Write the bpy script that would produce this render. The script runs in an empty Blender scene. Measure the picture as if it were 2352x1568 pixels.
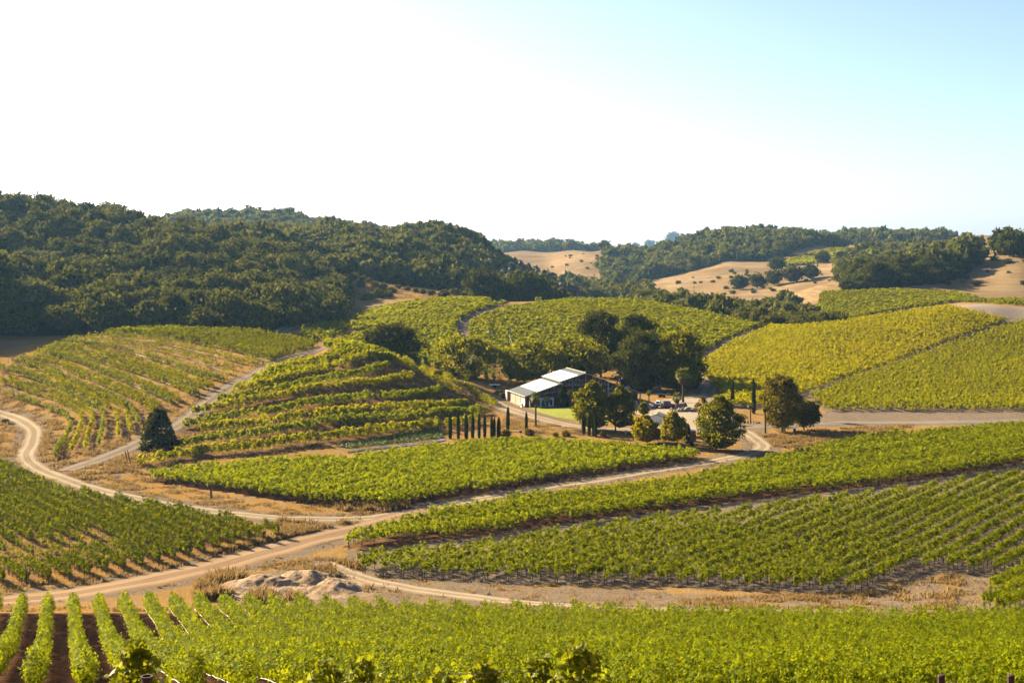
import bpy, bmesh, math, random
import numpy as np
from mathutils import Vector

# ------------------------------------------------------------------ camera, sky, sun, exposure
SC = bpy.context.scene
COL = SC.collection
CAMZ, F, UC, VH = 40.0, 3267.0, 1176.0, 560.0      # eye height (m), focal length and horizon in units of a 2352 px wide frame
cam = bpy.data.cameras.new("Camera")
cam.sensor_width = 36.0
cam.lens = 50.0
cam.shift_y = -(784.0 - VH) / 2352.0
cam.clip_start = 0.5
cam.clip_end = 30000
camo = bpy.data.objects.new("Camera", cam)
COL.objects.link(camo)
camo.location = (0, 0, CAMZ)
camo.rotation_euler = (math.radians(90), 0, 0)
SC.camera = camo

SUN_AZ, SUN_EL = 52.0, 24.5                          # degrees left of the view direction, degrees above the horizon
wd = bpy.data.worlds.new("World")
SC.world = wd
wd.use_nodes = True
nt = wd.node_tree
sky = nt.nodes.new("ShaderNodeTexSky")
sky.sky_type = 'NISHITA'
sky.sun_disc = False
sky.sun_elevation = math.radians(SUN_EL)
sky.sun_rotation = math.radians(-SUN_AZ)
sky.altitude = 200
sky.air_density = 0.45
sky.dust_density = 1.6
sky.ozone_density = 2.0
nt.links.new(sky.outputs[0], nt.nodes["Background"].inputs[0])
nt.nodes["Background"].inputs[1].default_value = 0.058
sun = bpy.data.lights.new("Sun", 'SUN')
sun.energy = 5.0
sun.angle = math.radians(0.5)
sun.color = (1.0, 0.83, 0.58)
suno = bpy.data.objects.new("Sun", sun)
COL.objects.link(suno)
_sd = Vector((-math.sin(math.radians(SUN_AZ)) * math.cos(math.radians(SUN_EL)),
              math.cos(math.radians(SUN_AZ)) * math.cos(math.radians(SUN_EL)), math.sin(math.radians(SUN_EL))))
suno.rotation_euler = _sd.to_track_quat('Z', 'Y').to_euler()
suno.location = (-200, 100, 300)
SC.view_settings.view_transform = 'Standard'
SC.view_settings.look = 'None'
SC.view_settings.exposure = 2.5
SC.view_settings.gamma = 1.0
SC.render.engine = 'CYCLES'
SC.cycles.max_bounces = 6
SC.cycles.diffuse_bounces = 3
SC.cycles.transmission_bounces = 4
SC.cycles.volume_bounces = 0
SC.cycles.use_denoising = True
SC.cycles.denoising_input_passes = 'RGB_ALBEDO_NORMAL'
SC.cycles.denoising_prefilter = 'ACCURATE'

rng = np.random.default_rng(7)
random.seed(7)

# ------------------------------------------------------------------ terrain height: a loft through depth profiles
def pchip(x, y, xq):
    x = np.asarray(x, float); y = np.asarray(y, float)
    h = np.diff(x); dl = np.diff(y) / h
    m = np.zeros_like(y)
    if len(x) > 2:
        w1 = 2 * h[1:] + h[:-1]; w2 = h[1:] + 2 * h[:-1]
        same = dl[:-1] * dl[1:] > 0
        den = np.where(same, w1 / np.where(dl[:-1] == 0, 1, dl[:-1]) + w2 / np.where(dl[1:] == 0, 1, dl[1:]), 1)
        m[1:-1] = np.where(same, (w1 + w2) / den, 0)
    m[0] = dl[0]; m[-1] = dl[-1]
    xq = np.clip(xq, x[0], x[-1])
    i = np.clip(np.searchsorted(x, xq) - 1, 0, len(h) - 1)
    t = (xq - x[i]) / h[i]
    return ((2*t**3-3*t**2+1)*y[i] + (t**3-2*t**2+t)*h[i]*m[i] + (-2*t**3+3*t**2)*y[i+1] + (t**3-t**2)*h[i]*m[i+1])

def Z(z, d):                     # slope angle row of a point of height z at distance d
    return VH + (CAMZ - z) * F / d

# each profile: list of (bearing u, distance d, slope row v)
PROF = [
 [(0, 3, Z(38.3, 3))],
 [(0, 12, Z(35.2, 12))],
 [(0, 25, Z(31.2, 25))],
 [(0, 60, 1625), (2400, 60, 1640)],
 [(0, 80, 1572), (1200, 80, 1572), (2400, 78, 1580)],
 [(0, 98, 1538), (1200, 98, 1538), (2400, 96, 1545)],
 [(0, 145, 1404), (1000, 145, 1404), (1700, 141, 1412), (2400, 136, 1436)],
 [(0, 160, 1368), (1200, 160, 1366), (1900, 155, 1382), (2400, 150, 1394)],
 [(0, 185, 1266), (2400, 185, 1266)],
 [(0, 220, Z(0, 220)), (2400, 220, Z(0, 220))],
 [(0, 250, Z(0, 250)), (2400, 250, Z(0, 250))],
 [(-600, 330, 956), (0, 320, Z(0, 320)), (130, 290, Z(0, 290)), (250, 270, Z(0, 270)), (400, 264, Z(0, 264)), (700, 273, Z(0, 273)),
  (1000, 287, Z(0, 287)), (1120, 310, Z(0, 310)), (1200, 325, Z(0, 325)), (1600, 330, Z(0, 330)), (2400, 330, Z(0, 330))],
 [(-600, 362, 890), (0, 362, 862), (130, 352, 870), (250, 340, 880), (400, 332, 884), (550, 325, 885), (700, 320, 887), (800, 322, 893), (900, 325, 905),
  (1000, 330, 925), (1080, 338, 940), (1150, 350, Z(0, 350)), (1300, 358, Z(0, 358)), (1600, 360, Z(0, 360)), (1900, 362, Z(.3, 362)), (2400, 356, Z(.3, 356))],
 [(-600, 410, 690), (-200, 410, 690), (-60, 405, 790), (0, 402, 806), (100, 405, 789), (200, 407, 772), (340, 410, 765), (480, 410, 766), (600, 402, 772), (730, 382, 794), (770, 365, 797), (850, 356, 812),  # hill left of the view is raised so its shade reaches the shoulder
  (950, 354, 845), (1050, 356, 890), (1130, 368, Z(0, 368)), (1300, 390, Z(0, 390)), (1600, 390, Z(0, 390)), (1750, 392, 888), (1900, 392, 880), (2400, 385, 882)],
 [(-600, 450, 600), (-200, 450, 590), (-60, 446, 730), (0, 445, 784), (200, 445, 779), (340, 450, 775), (480, 450, 778), (600, 445, 782), (730, 430, 800), (800, 412, 816), (900, 400, 840), (1000, 400, 868), (1150, 415, Z(1, 415)),  # unseen left end lifted higher still, to shade the shoulder's upper corner
  (1300, 425, Z(1.5, 425)), (1600, 425, 852), (1750, 425, 848), (1900, 425, 838), (2150, 425, 832), (2400, 425, 838)],
 [(-600, 540, 560), (-200, 530, 560), (0, 520, 655), (200, 520, 680), (400, 515, 722), (550, 540, 712), (650, 560, 705), (760, 560, 738), (830, 560, 735), (1000, 590, 700), (1150, 610, 694),
  (1310, 630, 688), (1450, 630, 691), (1600, 610, 716), (1700, 570, 739), (1760, 540, 754), (1800, 520, 756), (1900, 500, 748), (2050, 512, 725), (2180, 520, 706), (2280, 535, 701), (2352, 545, 703), (2950, 560, 690)],
 [(-600, 580, 555), (-200, 580, 580), (0, 575, 640), (200, 575, 660), (400, 560, 690), (550, 590, 672), (650, 610, 662), (760, 615, 712), (830, 625, 705), (900, 635, 697), (1000, 655, 684),
  (1150, 670, 702), (1310, 690, 706), (1450, 700, 708), (1600, 690, 735), (1750, 640, 765), (1900, 590, 772), (2050, 600, 752), (2180, 600, 727), (2280, 610, 712), (2352, 620, 712), (2950, 620, 705)],
 [(-600, 720, 480), (0, 720, 495), (100, 720, 505), (200, 720, 517), (300, 720, 537), (400, 715, 552), (500, 700, 577), (600, 690, 602), (700, 690, 640), (760, 690, 652), (850, 720, 645),
  (950, 740, 655), (1050, 760, 676), (1150, 800, 694), (1310, 820, 696), (1450, 850, 703), (1600, 850, 705), (1750, 790, 722), (1850, 790, 690), (1900, 795, 677), (2050, 800, 668), (2200, 800, 675), (2352, 790, 684)],
 [(-600, 900, 540), (0, 900, 530), (200, 900, 540), (400, 950, 550), (500, 970, 560), (600, 980, 560), (700, 1000, 556), (800, 1000, 559), (900, 1000, 568), (1000, 1000, 566), (1060, 1000, 571), (1120, 1000, 600),
  (1200, 1000, 655), (1310, 1050, 690), (1450, 1050, 695), (1600, 1050, 688), (1750, 1000, 688), (1850, 980, 668), (1950, 950, 652), (2050, 930, 640), (2150, 930, 618), (2250, 920, 590), (2352, 900, 582), (2950, 900, 572)],
 [(-600, 1150, 562), (0, 1150, 562), (400, 1200, 572), (800, 1200, 577), (1000, 1200, 585), (1060, 1200, 592), (1150, 1250, 625), (1250, 1300, 650), (1310, 1300, 662), (1420, 1300, 674), (1500, 1330, 660),
  (1600, 1350, 632), (1700, 1350, 613), (1800, 1350, 612), (1900, 1300, 613), (1950, 1200, 615), (2050, 1200, 612), (2150, 1200, 600), (2250, 1150, 577), (2352, 1150, 572), (2950, 1100, 566)],
 [(-600, 1500, 545), (0, 1500, 545), (300, 1550, 540), (370, 1550, 526), (430, 1550, 517), (520, 1550, 513), (600, 1550, 506), (700, 1550, 516), (780, 1550, 529), (850, 1550, 545), (950, 1600, 570), (1100, 1700, 590),
  (1150, 1800, 594), (1250, 1800, 606), (1300, 1800, 591), (1350, 1800, 583), (1400, 1800, 580), (1450, 1800, 580), (1550, 1800, 562), (1600, 1800, 551), (1650, 1800, 546), (1700, 1800, 546), (1800, 1750, 551), (1900, 1700, 563),
  (1950, 1650, 570), (2050, 1600, 573), (2150, 1500, 568), (2250, 1450, 560), (2352, 1450, 560), (2950, 1400, 555)],
 [(-600, 2500, 570), (0, 2400, 575), (800, 2400, 575), (1100, 2400, 578), (1200, 2500, 574), (1300, 2500, 575), (1400, 2500, 582), (1600, 2500, 573), (1800, 2400, 567), (1900, 2300, 556), (1950, 2200, 551),
  (2050, 2200, 551), (2150, 2100, 557), (2200, 2000, 548), (2260, 2000, 541), (2352, 2000, 547), (2950, 2000, 552)],
 [(0, 3600, 586)],
 [(0, 6100, 572)],
]
UG = np.concatenate([np.arange(-2600, -200, 80), np.arange(-200, 2560, 7), np.arange(2560, 5000, 80)]).astype(float)
LG = np.concatenate([np.arange(math.log(3), math.log(60), .07), np.arange(math.log(60), math.log(700), .0075),
                     np.arange(math.log(700), math.log(3000), .015), np.arange(math.log(3000), math.log(6001), .09)])
_uq = np.clip(UG, -600, 2950)
_D = []; _V = []
for c in PROF:
    c = sorted(c)
    us = [p[0] for p in c]
    if len(us) == 1:
        _D.append(np.full(len(UG), math.log(c[0][1]))); _V.append(np.full(len(UG), c[0][2]))
    else:
        _D.append(pchip(us, [math.log(p[1]) for p in c], _uq)); _V.append(pchip(us, [p[2] for p in c], _uq))
_D = np.array(_D); _V = np.array(_V)
ZT = np.zeros((len(UG), len(LG)))
DG = np.exp(LG)
for i in range(len(UG)):
    # interpolate the height itself between profiles (monotone pieces, no overshoot)
    zz = CAMZ - (_V[:, i] - VH) * np.exp(_D[:, i]) / F
    ZT[i] = pchip(np.exp(_D[:, i]), zz, DG)
# smooth a little along u so that profile knots do not crease, then add natural unevenness
for _ in range(3):
    ZT[1:-1] = .25 * ZT[:-2] + .5 * ZT[1:-1] + .25 * ZT[2:]
_X = (UG[:, None] - UC) * DG[None, :] / F
_Y = np.broadcast_to(DG[None, :], _X.shape)
def bumps(x, y):
    r = np.zeros_like(x)
    for wl, am, ph in ((23., .10, .3), (9.1, .04, 1.7), (4.3, .022, 4.1), (61., .18, 2.2)):
        for k in range(3):
            a = ph + k * 2.1
            r += am * np.sin((x * math.cos(a) + y * math.sin(a)) * 2 * math.pi / (wl * (1 + .17 * k)) + ph * k)
    return r
_far = np.clip((_Y - 450) / 500, 0, 1)
ZT += bumps(_X, _Y) * .6 * (1 - _far) * np.clip(_Y / 60, 0, 1)
_b2 = np.zeros_like(_X)
for wl, am, a in ((90, 1.2, .5), (140, 1.6, 1.9), (55, .6, 2.8), (230, 2.0, .1)):
    _b2 += am * np.sin((_X * math.cos(a) + _Y * math.sin(a)) * 2 * math.pi / wl + a * 5)
ZT += _b2 * _far * .8

def height(x, y):
    x = np.asarray(x, float); y = np.maximum(np.asarray(y, float), 3.01)
    u = np.clip(UC + F * x / y, UG[0], UG[-1] - 1e-3); l = np.clip(np.log(y), LG[0], LG[-1] - 1e-6)
    i = np.clip(np.searchsorted(UG, u, side='right') - 1, 0, len(UG) - 2); j = np.clip(np.searchsorted(LG, l, side='right') - 1, 0, len(LG) - 2)
    a = (u - UG[i]) / (UG[i+1] - UG[i]); b = (y - DG[j]) / (DG[j+1] - DG[j])
    return (1-a)*(1-b)*ZT[i, j] + a*(1-b)*ZT[i+1, j] + (1-a)*b*ZT[i, j+1] + a*b*ZT[i+1, j+1]

def H(x, y):
    return float(height(np.array([x]), np.array([y]))[0])

def site(u, v, dmin=50., dmax=9000.):
    """the place on the ground in the direction (u, v) of the survey sheet: x, y, z"""
    d = np.exp(np.arange(math.log(dmin), math.log(dmax), .002))
    x = (u - UC) * d / F
    row = VH + (CAMZ - height(x, d)) * F / d
    k = np.argmax(row <= v)
    if row[k] > v: k = len(d) - 1
    return float(x[k]), float(d[k]), H(x[k], d[k])

def at(u, d):
    x = (u - UC) * d / F
    return float(x), float(d), H(x, d)

def sites(pts, **k):
    return [site(p[0], p[1], **k)[:2] for p in pts]

def densify(pts, step):
    out = []
    for a, b in zip(pts[:-1], pts[1:]):
        n = max(1, int(math.dist(a, b) / step))
        for i in range(n):
            t = i / n
            out.append((a[0] + (b[0]-a[0]) * t, a[1] + (b[1]-a[1]) * t))
    out.append(tuple(pts[-1]))
    return out

def spline(pts, step=1.0):
    """Catmull-Rom through plan points, resampled about every step metres"""
    P = np.array(pts, float)
    P = np.vstack([2*P[0]-P[1], P, 2*P[-1]-P[-2]])
    out = []
    for i in range(1, len(P) - 2):
        n = max(2, int(np.linalg.norm(P[i+1]-P[i]) / step))
        t = np.linspace(0, 1, n, endpoint=False)[:, None]
        p0, p1, p2, p3 = P[i-1], P[i], P[i+1], P[i+2]
        out.append(.5*((2*p1)+(-p0+p2)*t+(2*p0-5*p1+4*p2-p3)*t**2+(-p0+3*p1-3*p2+p3)*t**3))
    out.append(P[-2][None])
    return np.vstack(out)

def inpoly(px, py, poly):
    px = np.asarray(px, float); py = np.asarray(py, float)
    r = np.zeros(px.shape, bool)
    n = len(poly)
    for i in range(n):
        x1, y1 = poly[i]; x2, y2 = poly[(i+1) % n]
        c = ((y1 > py) != (y2 > py))
        with np.errstate(divide='ignore', invalid='ignore'):
            r ^= c & (px < (x2-x1) * (py-y1) / ((y2-y1) if y2 != y1 else 1e-9) + x1)
    return r

def polydist(px, py, line):
    """distance of points to a plan polyline"""
    best = np.full(px.shape, 1e9)
    for (x1, y1), (x2, y2) in zip(line[:-1], line[1:]):
        dx, dy = x2-x1, y2-y1
        L = dx*dx+dy*dy+1e-9
        t = np.clip(((px-x1)*dx+(py-y1)*dy)/L, 0, 1)
        best = np.minimum(best, np.hypot(px-x1-t*dx, py-y1-t*dy))
    return best

# ------------------------------------------------------------------ object helpers
def raw_mesh(name, verts, faces_flat, nper, mat=None, smooth=False, mats=None, midx=None):
    """verts Nx3; faces_flat: vertex indices; nper: an int (all faces alike) or an array of loop totals"""
    me = bpy.data.meshes.new(name)
    verts = np.asarray(verts, np.float32); ff = np.asarray(faces_flat, np.int32).ravel()
    if np.isscalar(nper):
        nf = len(ff) // nper
        tot = np.full(nf, nper, np.int32)
    else:
        tot = np.asarray(nper, np.int32); nf = len(tot)
    st = np.zeros(nf, np.int32)
    st[1:] = np.cumsum(tot)[:-1]
    me.vertices.add(len(verts)); me.vertices.foreach_set("co", verts.ravel())
    me.loops.add(len(ff)); me.loops.foreach_set("vertex_index", ff)
    me.polygons.add(nf); me.polygons.foreach_set("loop_start", st)
    me.polygons.foreach_set("use_smooth", np.full(nf, bool(smooth)))
    for m in (mats or ([mat] if mat else [])): me.materials.append(m)
    if midx is not None: me.polygons.foreach_set("material_index", np.asarray(midx, np.int32))
    me.update(calc_edges=True)
    return me

def link(name, me, parent=None, loc=None):
    o = bpy.data.objects.new(name, me)
    COL.objects.link(o)
    if parent is not None: o.parent = parent
    if loc is not None: o.location = loc
    return o

def tag(o, label, cat=None, group=None, kind=None):
    if label: o["label"] = label
    if cat: o["category"] = cat
    if group: o["group"] = group
    if kind: o["kind"] = kind
    return o

def thing(name, label, cat, loc=(0, 0, 0), rz=0., group=None):
    o = bpy.data.objects.new(name, None)
    COL.objects.link(o)
    o.empty_display_size = .5
    o.location = loc; o.rotation_euler = (0, 0, rz)
    return tag(o, label, cat, group)

ORD = ["zeroth", "first", "second", "third", "fourth", "fifth", "sixth", "seventh", "eighth", "ninth", "tenth", "eleventh", "twelfth", "thirteenth",
       "fourteenth", "fifteenth", "sixteenth", "seventeenth", "eighteenth", "nineteenth"]
TENS = {2: "twent", 3: "thirt", 4: "fort", 5: "fift", 6: "sixt", 7: "sevent", 8: "eight", 9: "ninet"}
def ordinal(n):
    if n < 20: return ORD[n]
    t, r = divmod(n, 10)
    if t >= 10: return "hundred and " + ordinal(n - 100) if n > 100 else "hundredth"
    return TENS[t] + ("ieth" if r == 0 else "y-" + ORD[r])

class MB:
    """collects boxes, tubes, lathes and prisms into one mesh"""
    def __init__(s): s.v = []; s.f = []; s.m = []; s.cm = 0
    def add(s, vs, fs):
        o = len(s.v)
        s.v += [tuple(map(float, p)) for p in vs]
        s.f += [[o + i for i in f] for f in fs]; s.m += [s.cm] * len(fs)
        return s
    def box(s, c, size, rz=0., taper=1.):
        sx, sy, sz = size[0]/2, size[1]/2, size[2]/2
        ca, sa = math.cos(rz), math.sin(rz)
        vs = []
        for z in (-1, 1):
            k = 1. if z < 0 else taper
            for x, y in ((-1, -1), (1, -1), (1, 1), (-1, 1)):
                X, Y = x*sx*k, y*sy*k
                vs.append((c[0]+X*ca-Y*sa, c[1]+X*sa+Y*ca, c[2]+z*sz))
        return s.add(vs, [(3, 2, 1, 0), (4, 5, 6, 7), (0, 1, 5, 4), (1, 2, 6, 5), (2, 3, 7, 6), (3, 0, 4, 7)])
    def tube(s, pts, r, n=6, cap=True):
        pts = [Vector(p) for p in pts]
        rs = r if hasattr(r, "__len__") else [r]*len(pts)
        vs = []; fs = []
        for i, p in enumerate(pts):
            t = (pts[min(i+1, len(pts)-1)] - pts[max(i-1, 0)]).normalized()
            a = t.cross(Vector((0, 0, 1)))
            if a.length < .05: a = t.cross(Vector((1, 0, 0)))
            a.normalize(); b = t.cross(a)
            for k in range(n):
                q = 2*math.pi*k/n
                vs.append(p + (a*math.cos(q)+b*math.sin(q))*rs[i])
        for i in range(len(pts)-1):
            for k in range(n):
                fs.append((i*n+k, i*n+(k+1) % n, (i+1)*n+(k+1) % n, (i+1)*n+k))
        if cap:
            fs.append(tuple(range(n-1, -1, -1))); fs.append(tuple((len(pts)-1)*n+k for k in range(n)))
        return s.add(vs, fs)
    def lathe(s, prof, c=(0, 0, 0), n=12, axis='z'):
        vs = []; fs = []
        for r, h in prof:
            for k in range(n):
                q = 2*math.pi*k/n
                p = (r*math.cos(q), r*math.sin(q), h)
                if axis == 'x': p = (h, p[0], p[1])
                if axis == 'y': p = (p[0], h, p[1])
                vs.append((c[0]+p[0], c[1]+p[1], c[2]+p[2]))
        for i in range(len(prof)-1):
            for k in range(n):
                fs.append((i*n+k, i*n+(k+1) % n, (i+1)*n+(k+1) % n, (i+1)*n+k))
        fs.append(tuple(range(n-1, -1, -1))); fs.append(tuple((len(prof)-1)*n+k for k in range(n)))
        return s.add(vs, fs)
    def prism(s, poly, y0, y1, inset=0., axis='y'):
        """polygon in (x,z) extruded along y"""
        n = len(poly)
        cx = sum(p[0] for p in poly)/n; cz = sum(p[1] for p in poly)/n
        vs = [(p[0], y0, p[1]) for p in poly] + [(p[0], y1, p[1]) for p in poly]
        if axis == 'x': vs = [(q[1], q[0], q[2]) for q in vs]
        fs = [tuple(range(n)), tuple(range(2*n-1, n-1, -1))] + [(i, i+n, (i+1) % n+n, (i+1) % n) for i in range(n)]
        return s.add(vs, fs)
    def quad(s, *p): return s.add(p, [tuple(range(len(p)))])
    def ball(s, c, r, nx=10, ny=6, jit=0., rg=None):
        rx, ry, rz = r if hasattr(r, "__len__") else (r, r, r)
        vs = []; fs = []
        rg = rg or random
        for j in range(ny+1):
            th = math.pi*j/ny
            for i in range(nx):
                ph = 2*math.pi*i/nx
                k = 1 + (rg.random()-.5)*2*jit
                vs.append((c[0]+rx*k*math.sin(th)*math.cos(ph), c[1]+ry*k*math.sin(th)*math.sin(ph), c[2]-rz*k*math.cos(th)))
        for j in range(ny):
            for i in range(nx):
                fs.append((j*nx+i, j*nx+(i+1) % nx, (j+1)*nx+(i+1) % nx, (j+1)*nx+i))
        return s.add(vs, fs)
    def mesh(s, name, mat=None, mats=None, smooth=False):
        return raw_mesh(name, np.array(s.v), [i for f in s.f for i in f], [len(f) for f in s.f], mat, smooth, mats, s.m if mats else None)
    def build(s, name, mat=None, parent=None, smooth=False, mats=None, bevel=0.):
        o = link(name, s.mesh(name, mat, mats, smooth), parent)
        if bevel:
            bv = o.modifiers.new("bevel", 'BEVEL'); bv.width = bevel; bv.segments = 2; bv.limit_method = 'ANGLE'
        return o

def copy_tree(o, parent=None):
    c = o.copy()
    COL.objects.link(c)
    if parent is not None: c.parent = parent
    for ch in o.children: copy_tree(ch, c)
    return c

# ------------------------------------------------------------------ materials
def new_mat(name):
    m = bpy.data.materials.new(name); m.use_nodes = True
    n = m.node_tree; n.nodes.clear()
    return m, n
def nd(n, t, **k):
    o = n.nodes.new(t)
    for a, b in k.items(): setattr(o, a, b)
    return o
def ramp(n, fac, stops):
    r = nd(n, "ShaderNodeValToRGB")
    e = r.color_ramp.elements
    while len(e) > 1: e.remove(e[0])
    e[0].position = stops[0][0]; e[0].color = (*stops[0][1], 1)
    for p, c in stops[1:]:
        q = e.new(p); q.color = (*c, 1)
    if fac is not None: n.links.new(fac, r.inputs[0])
    return r.outputs[0]
def noise(n, scale, detail=4, rough=.55, vec=None):
    t = nd(n, "ShaderNodeTexNoise"); t.inputs["Scale"].default_value = scale; t.inputs["Detail"].default_value = detail; t.inputs["Roughness"].default_value = rough
    if vec is not None: n.links.new(vec, t.inputs["Vector"])
    return t.outputs["Fac"]
def mixc(n, fac, a, b, mode='MIX'):
    m = nd(n, "ShaderNodeMix", data_type='RGBA', blend_type=mode)
    for s, v in ((0, fac), (6, a), (7, b)):
        if hasattr(v, "is_output") or isinstance(v, bpy.types.NodeSocket): n.links.new(v, m.inputs[s])
        else: m.inputs[s].default_value = v if not isinstance(v, tuple) else (*v, 1)
    return m.outputs[2]
KA = .42                                             # natural surfaces: the exposure is set for their true, rather dark, tones
def toned(n, c, k):
    m = nd(n, "ShaderNodeMix", data_type='RGBA', blend_type='MULTIPLY'); m.inputs[0].default_value = 1.
    n.links.new(c, m.inputs[6]); m.inputs[7].default_value = (k, k, k, 1)
    return m.outputs[2]
def principled(n, base, rough=.8, spec=.3, metal=0., bump=None, bstr=.3, bdist=.05, k=None):
    p = nd(n, "ShaderNodeBsdfPrincipled"); k = KA if k is None else k
    if isinstance(base, tuple): p.inputs["Base Color"].default_value = (*[c * k for c in base], 1)
    else: n.links.new(toned(n, base, k), p.inputs["Base Color"])
    p.inputs["Roughness"].default_value = rough; p.inputs["Specular IOR Level"].default_value = spec; p.inputs["Metallic"].default_value = metal
    if bump is not None:
        b = nd(n, "ShaderNodeBump"); b.inputs["Strength"].default_value = bstr; b.inputs["Distance"].default_value = bdist
        n.links.new(bump, b.inputs["Height"]); n.links.new(b.outputs[0], p.inputs["Normal"])
    return p
def out(n, sh):
    o = nd(n, "ShaderNodeOutputMaterial"); n.links.new(sh, o.inputs[0])

def simple(name, col, rough=.7, spec=.3, metal=0., var=.12, scale=3., bump=0., k=None):
    """plain surface with a little mottling"""
    m, n = new_mat(name)
    tc = nd(n, "ShaderNodeTexCoord")
    f = noise(n, scale, 5, .6, tc.outputs["Object"])
    lo = tuple(c * (1 - var) for c in col); hi = tuple(min(1, c * (1 + var)) for c in col)
    c = ramp(n, f, [(.3, lo), (.7, hi)])
    out(n, principled(n, c, rough, spec, metal, f if bump else None, bump, k=k).outputs[0])
    return m

def leaf(name, dark, mid, lite, trans=.35, tcol=None, rough=.5, spec=.35, patch=None):
    """leaves: random tone per leaf, some light passes through"""
    m, n = new_mat(name)
    g = nd(n, "ShaderNodeNewGeometry")
    c = ramp(n, g.outputs["Random Per Island"], [(0., dark), (.5, mid), (1., lite)])
    if patch:
        sc, pc, amt = patch
        f = noise(n, sc, 3, .6, g.outputs["Position"])
        f2 = nd(n, "ShaderNodeMapRange"); n.links.new(f, f2.inputs[0])
        for i, v in ((1, .45), (2, .7), (3, 0.), (4, amt)): f2.inputs[i].default_value = v
        c = mixc(n, f2.outputs[0], c, pc)
    p = principled(n, c, rough, spec)
    p.inputs["Specular Tint"].default_value = (.85, 1., .5, 1)
    t = nd(n, "ShaderNodeBsdfTranslucent")
    if tcol:
        n.links.new(toned(n, mixc(n, .5, c, tcol), KA), t.inputs[0])
    else: n.links.new(toned(n, c, KA), t.inputs[0])
    mx = nd(n, "ShaderNodeMixShader"); mx.inputs[0].default_value = trans
    n.links.new(p.outputs[0], mx.inputs[1]); n.links.new(t.outputs[0], mx.inputs[2])
    out(n, mx.outputs[0])
    return m
# ------------------------------------------------------------------ plan of the place (outlines on the ground)
def plan(px, step=25, **k):
    return sites(densify(px + [px[0]], step)[:-1], **k)

FV = sites(densify([(-150, 1408), (400, 1407), (700, 1410), (1000, 1422), (1400, 1432), (1700, 1440), (2050, 1446), (2460, 1436)], 60))
FV = [p for p in FV if p[1] > 110] + [at(2700, 64)[:2], at(1200, 62)[:2], at(-300, 70)[:2]]
LV = plan([(-160, 985), (0, 1074), (73, 1101), (128, 1126), (198, 1148), (274, 1160), (348, 1171), (424, 1186), (512, 1204), (586, 1221), (643, 1232), (640, 1238), (530, 1264), (463, 1278), (391, 1297), (315, 1311), (230, 1326), (143, 1341), (47, 1348), (-170, 1368)], 40)
CV = plan([(335, 1106), (344, 1100), (413, 1093), (560, 1076), (720, 1065), (799, 1069), (925, 1048), (1045, 1034), (1148, 1026), (1245, 1023), (1430, 1036), (1600, 1050), (1604, 1056), (1400, 1087), (1200, 1119), (1000, 1148), (870, 1170), (700, 1158), (500, 1128)], 30)
RV1 = plan([(778, 1256), (859, 1233), (1002, 1193), (1112, 1175), (1222, 1154), (1387, 1139), (1588, 1113), (1647, 1095), (1746, 1070), (1794, 1061), (1889, 1036), (2028, 1010), (2166, 1002), (2352, 986), (2640, 972),
            (2640, 1022), (2344, 1067), (2146, 1099), (1889, 1130), (1754, 1146), (1563, 1170), (1424, 1186), (1284, 1206), (1142, 1228), (1003, 1243), (937, 1254), (801, 1263)], 40)
RV2 = plan([(820, 1300), (966, 1282), (1098, 1270), (1200, 1254), (1354, 1227), (1435, 1219), (1584, 1196), (1667, 1193), (1810, 1170), (2016, 1149), (2222, 1116), (2352, 1099), (2620, 1060), (2620, 1300), (2352, 1318), (2300, 1322), (2241, 1325), (2192, 1317), (2144, 1309), (2090, 1318), (2010, 1348), (1968, 1365),
            (1727, 1357), (1552, 1348), (1336, 1343), (1131, 1337), (1032, 1333), (937, 1329), (827, 1321)], 30)
RV2B = plan([(2235, 1398), (2300, 1355), (2352, 1322), (2640, 1245), (2640, 1410), (2352, 1412), (2300, 1418)], 30)
YV = plan([(1606, 842), (1690, 786), (1766, 757), (1840, 755), (1930, 746), (2050, 727), (2180, 709), (2320, 740), (2200, 780), (2050, 836), (1930, 876), (1845, 908), (1800, 925), (1740, 938), (1680, 938), (1645, 892), (1612, 868)], 25)
RV3 = plan([(1858, 916), (1960, 876), (2100, 826), (2250, 772), (2345, 742), (2500, 700), (2700, 720), (2700, 950), (2352, 946), (2100, 946), (1900, 946)], 25)
TV_FIELD = plan([(300, 1075), (420, 985), (560, 890), (760, 800), (840, 812), (960, 850), (1150, 935), (1130, 970), (900, 1010), (600, 1050)], 25)
SV_FIELD = plan([(0, 850), (150, 775), (350, 768), (600, 768), (735, 797), (590, 852), (480, 925), (330, 990), (200, 1062), (120, 1070), (160, 985), (0, 905)], 25)

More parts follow.
